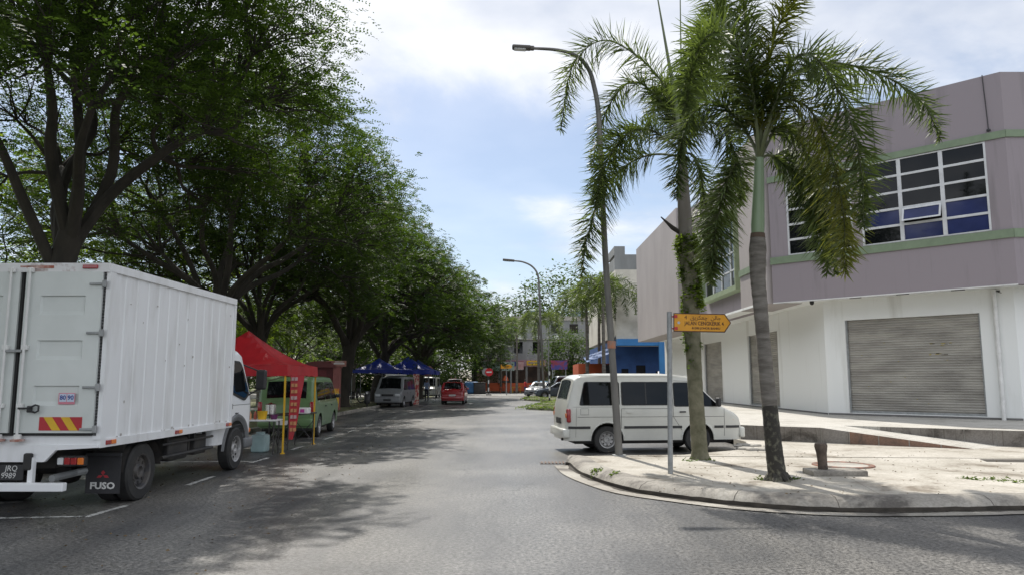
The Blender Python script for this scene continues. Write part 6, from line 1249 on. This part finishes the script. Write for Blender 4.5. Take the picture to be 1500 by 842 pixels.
# two masts, flags, banner of stripes
for x, lb in ((-.15, 'plain grey mast in front of the far row, left of the striped flag banner'), (3.65, 'thin grey mast left of the far lamp post'), ):
    o = thing('mast', lb, 'mast', (x, 98.0 if x < 3 else 74, 0)); q = MB(); pole(q, 0, 0, 5.6, .10 if x < 3 else .06); q.build('pole', M_galv, o)
Y = 101.5; a = at(745, 541, Y); b2 = at(767, 529, Y); w_, h_ = b2.x - a.x, b2.z - a.z
fl_ = thing('flag_banner', 'striped red and white flag banner with a blue corner, on the far row', 'flag', (a.x, Y, a.z)); q = MB(); q.box((w_ / 2, 0, h_ / 2), (w_, .04, h_)); q.build('cloth', M_pwhite, fl_)
for k in range(0, 14, 2): q = MB(); z = h_ * (13 - k) / 14; q.box((w_ / 2, -.026, z + h_ / 28), (w_, .012, h_ / 14)); q.build('red_stripe', M_signred, fl_)
q = MB(); q.box((w_ * .25, -.035, h_ * .72), (w_ * .5, .03, h_ * .56)); q.build('blue_field', M_navyt, fl_)
q = MB(); V = []; cx_, cz_, rr = w_ * .18, h_ * .72, h_ * .20
for i in range(13): an = R(50 + 260 * i / 12); V.append((cx_ + rr * math.cos(an), -.053, cz_ + rr * math.sin(an)))
for i in range(13): an = R(310 - 260 * i / 12); V.append((cx_ + rr * .22 + rr * .8 * math.cos(an) * .95, -.053, cz_ + rr * .8 * math.sin(an)))
q.add(V, [(i, i + 1, 24 - i, 25 - i) for i in range(12)]); S = []
for i in range(28): an = 2 * PI * i / 28; r_ = rr * (.62 if i % 2 == 0 else .3); S.append((w_ * .33 + r_ * math.cos(an), -.056, cz_ + r_ * math.sin(an)))
q.slab(S, (0, 1, 0), .004); q.build('crescent_and_star', M_yel, fl_)
q = MB(); q.box((0, 0, 0), (2.0, .05, 1.1)); o = q.build('hoarding', mat('blue_red_hoarding', (.06, .06, .24), .6, (.25, .04, .07), 1.2, contrast=(.45, .55))); c_ = at(819, 534, 90); o.location = c_; o2 = thing('hoarding_sign', 'blue and red hoarding on posts beyond the parked cars', 'sign', (c_.x, 90, 0)); o.parent = o2; o.location = (0, 0, c_.z)
q = MB(); pole(q, -.8, .06, c_.z + .5, .05); q.build('post', M_galv, o2); q = MB(); pole(q, .8, .06, c_.z + .5, .05); q.build('post', M_galv, o2)
q = MB(); q.box((0, 0, 0), (4.2, .06, 1.2)); o = q.build('green_signboard', mat('pale_green_sign', (.30, .42, .36), .6, (.42, .46, .44), .9)); o.location = at(731, 536, 101.3); tag(o, 'pale green shop sign on the far row, left of the striped flag', 'sign')
# blue tarpaulin heap and bin
q = MB(); rg = random.Random(8); V = []; 
q.rbox((0, 0, .75), (2.6, 1.4, 1.5), .35, 4); o = q.build('blue_tarpaulin', mat('blue_tarpaulin_cloth', (.04, .15, .32), .6, (.02, .08, .2), 2, bump=.8, bscale=3), None, True); o.location = (-5.3, 90.5, 0); tag(o, 'heap covered by a blue tarpaulin beyond the red hatchback', 'tarpaulin')
q = MB(); q.rbox((0, 0, .65), (1.4, .9, 1.3), .08); q.rbox((0, 0, 1.34), (1.5, 1.0, .12), .04); o = q.build('dark_bin', M_dark, None, True); o.location = (-3.9, 90, 0); tag(o, 'dark rubbish bin between the tarpaulin heap and the no entry sign', 'bin')
# food court tables and stools
def fct(lb, x, m):
    o = thing('stall_table', lb, 'table', (x, 99.6, 0), 0, 'stall tables in front of the far row'); q = MB(); q.rbox((0, 0, .75), (1.3, .8, .06), .02); q.build('table_top', m, o)
    for sx in (-.5, .5): q = MB(); q.tube([(sx, 0, 0), (sx, 0, .73)], .06, 6); q.build('leg', m, o)
fct('yellow stall table under the counter of the far row, near the yellow arrow sign', .6, M_yel); fct('orange stall table in front of the far row, left of the person in red', 2.3, M_orange); fct('orange stall table in front of the far row, farthest left', -1.0, M_orange)
for x, lb in ((-.9, 'orange umbrella furled above the left stall of the far row'), (2.9, 'orange cone shaped umbrella low before the far row')):
    o = thing('furled_umbrella', lb, 'umbrella', (x, 100.6, 0), 0, 'orange umbrellas'); h = 2.3 if x < 0 else 1.2; q = MB(); q.lathe([(.45, h - .7), (.3, h - .2), (.06, h), (0, h)], n=12); q.build('cloth', M_orange, o, True); q = MB(); pole(q, 0, 0, h - .05, .03); q.build('pole', M_galv, o)
# striped bollard and grass islands on the right
def island(lb, P, m=M_grass):
    q = MB(); q.prism(P, -.1, .13); o = q.build('traffic_island', M_kerb); o['kind'] = 'structure'
    c = Vector((sum(p[0] for p in P) / len(P), sum(p[1] for p in P) / len(P))); q = MB(); q.prism([tuple(c + (Vector(p) - c) * .88) for p in P], .1, .15); o = q.build('island_grass', m); o['kind'] = 'structure'
I1 = [tuple(atz(x, y).xy) for x, y in ((772, 599), (812, 601), (850, 602), (850, 590), (812, 589), (790, 594))]; island('a', I1)
I2 = [tuple(atz(x, y).xy) for x, y in ((768, 586), (800, 588), (850, 588), (850, 581), (800, 580), (775, 583))]; island('b', I2)
r = NR(700); C = [(p[0] * a_ + q_[0] * (1 - a_), p[1] * a_ + q_[1] * (1 - a_), .17) for I in (I1, I2) for p in I for q_ in I for a_ in (.3, .6)]; tuft('grass', 'rough yellowing grass on the small traffic islands beyond the white van', C, 60, .5, .06, .12, 701, M_leafl)
b = atz(805, 590); sb2 = thing('striped_bollard', 'thin black and white striped post on the grass island', 'bollard', (b.x, b.y, 0))
for k in range(8): q = MB(); q.tube([(0, 0, .1 + k * .27), (0, 0, .1 + (k + 1) * .27)], .055, 8); q.build('post_band', M_pwhite if k % 2 else M_black, sb2)
# back streets: guard rail along the verge path
gr = thing('guard_rail', 'grey double rail fence along the path behind the red canopy', 'fence', (-15.2, 0, 0))
for z in (.55, .95): q = MB(); q.tube([(0, 18, z), (0, 60, z)], .035, 6); q.build('rail', M_galv, gr)
for k in range(15): q = MB(); pole(q, 0, 18 + k * 3, 1.0, .04); q.build('post', M_galv, gr)
for i, (x, y) in enumerate(((-16.5, 55), (-13.8, 62), (-21.5, 58))):
    o = thing('light_pole', ('slim pale pole behind the kiosk', 'slim pale pole behind the blue canopies', 'slim pale pole behind the red canopy')[i], 'pole', (x, y, 0), 0, 'slim poles behind the verge'); q = MB(); pole(q, 0, 0, 8.5, .07); q.build('pole', M_post, o)
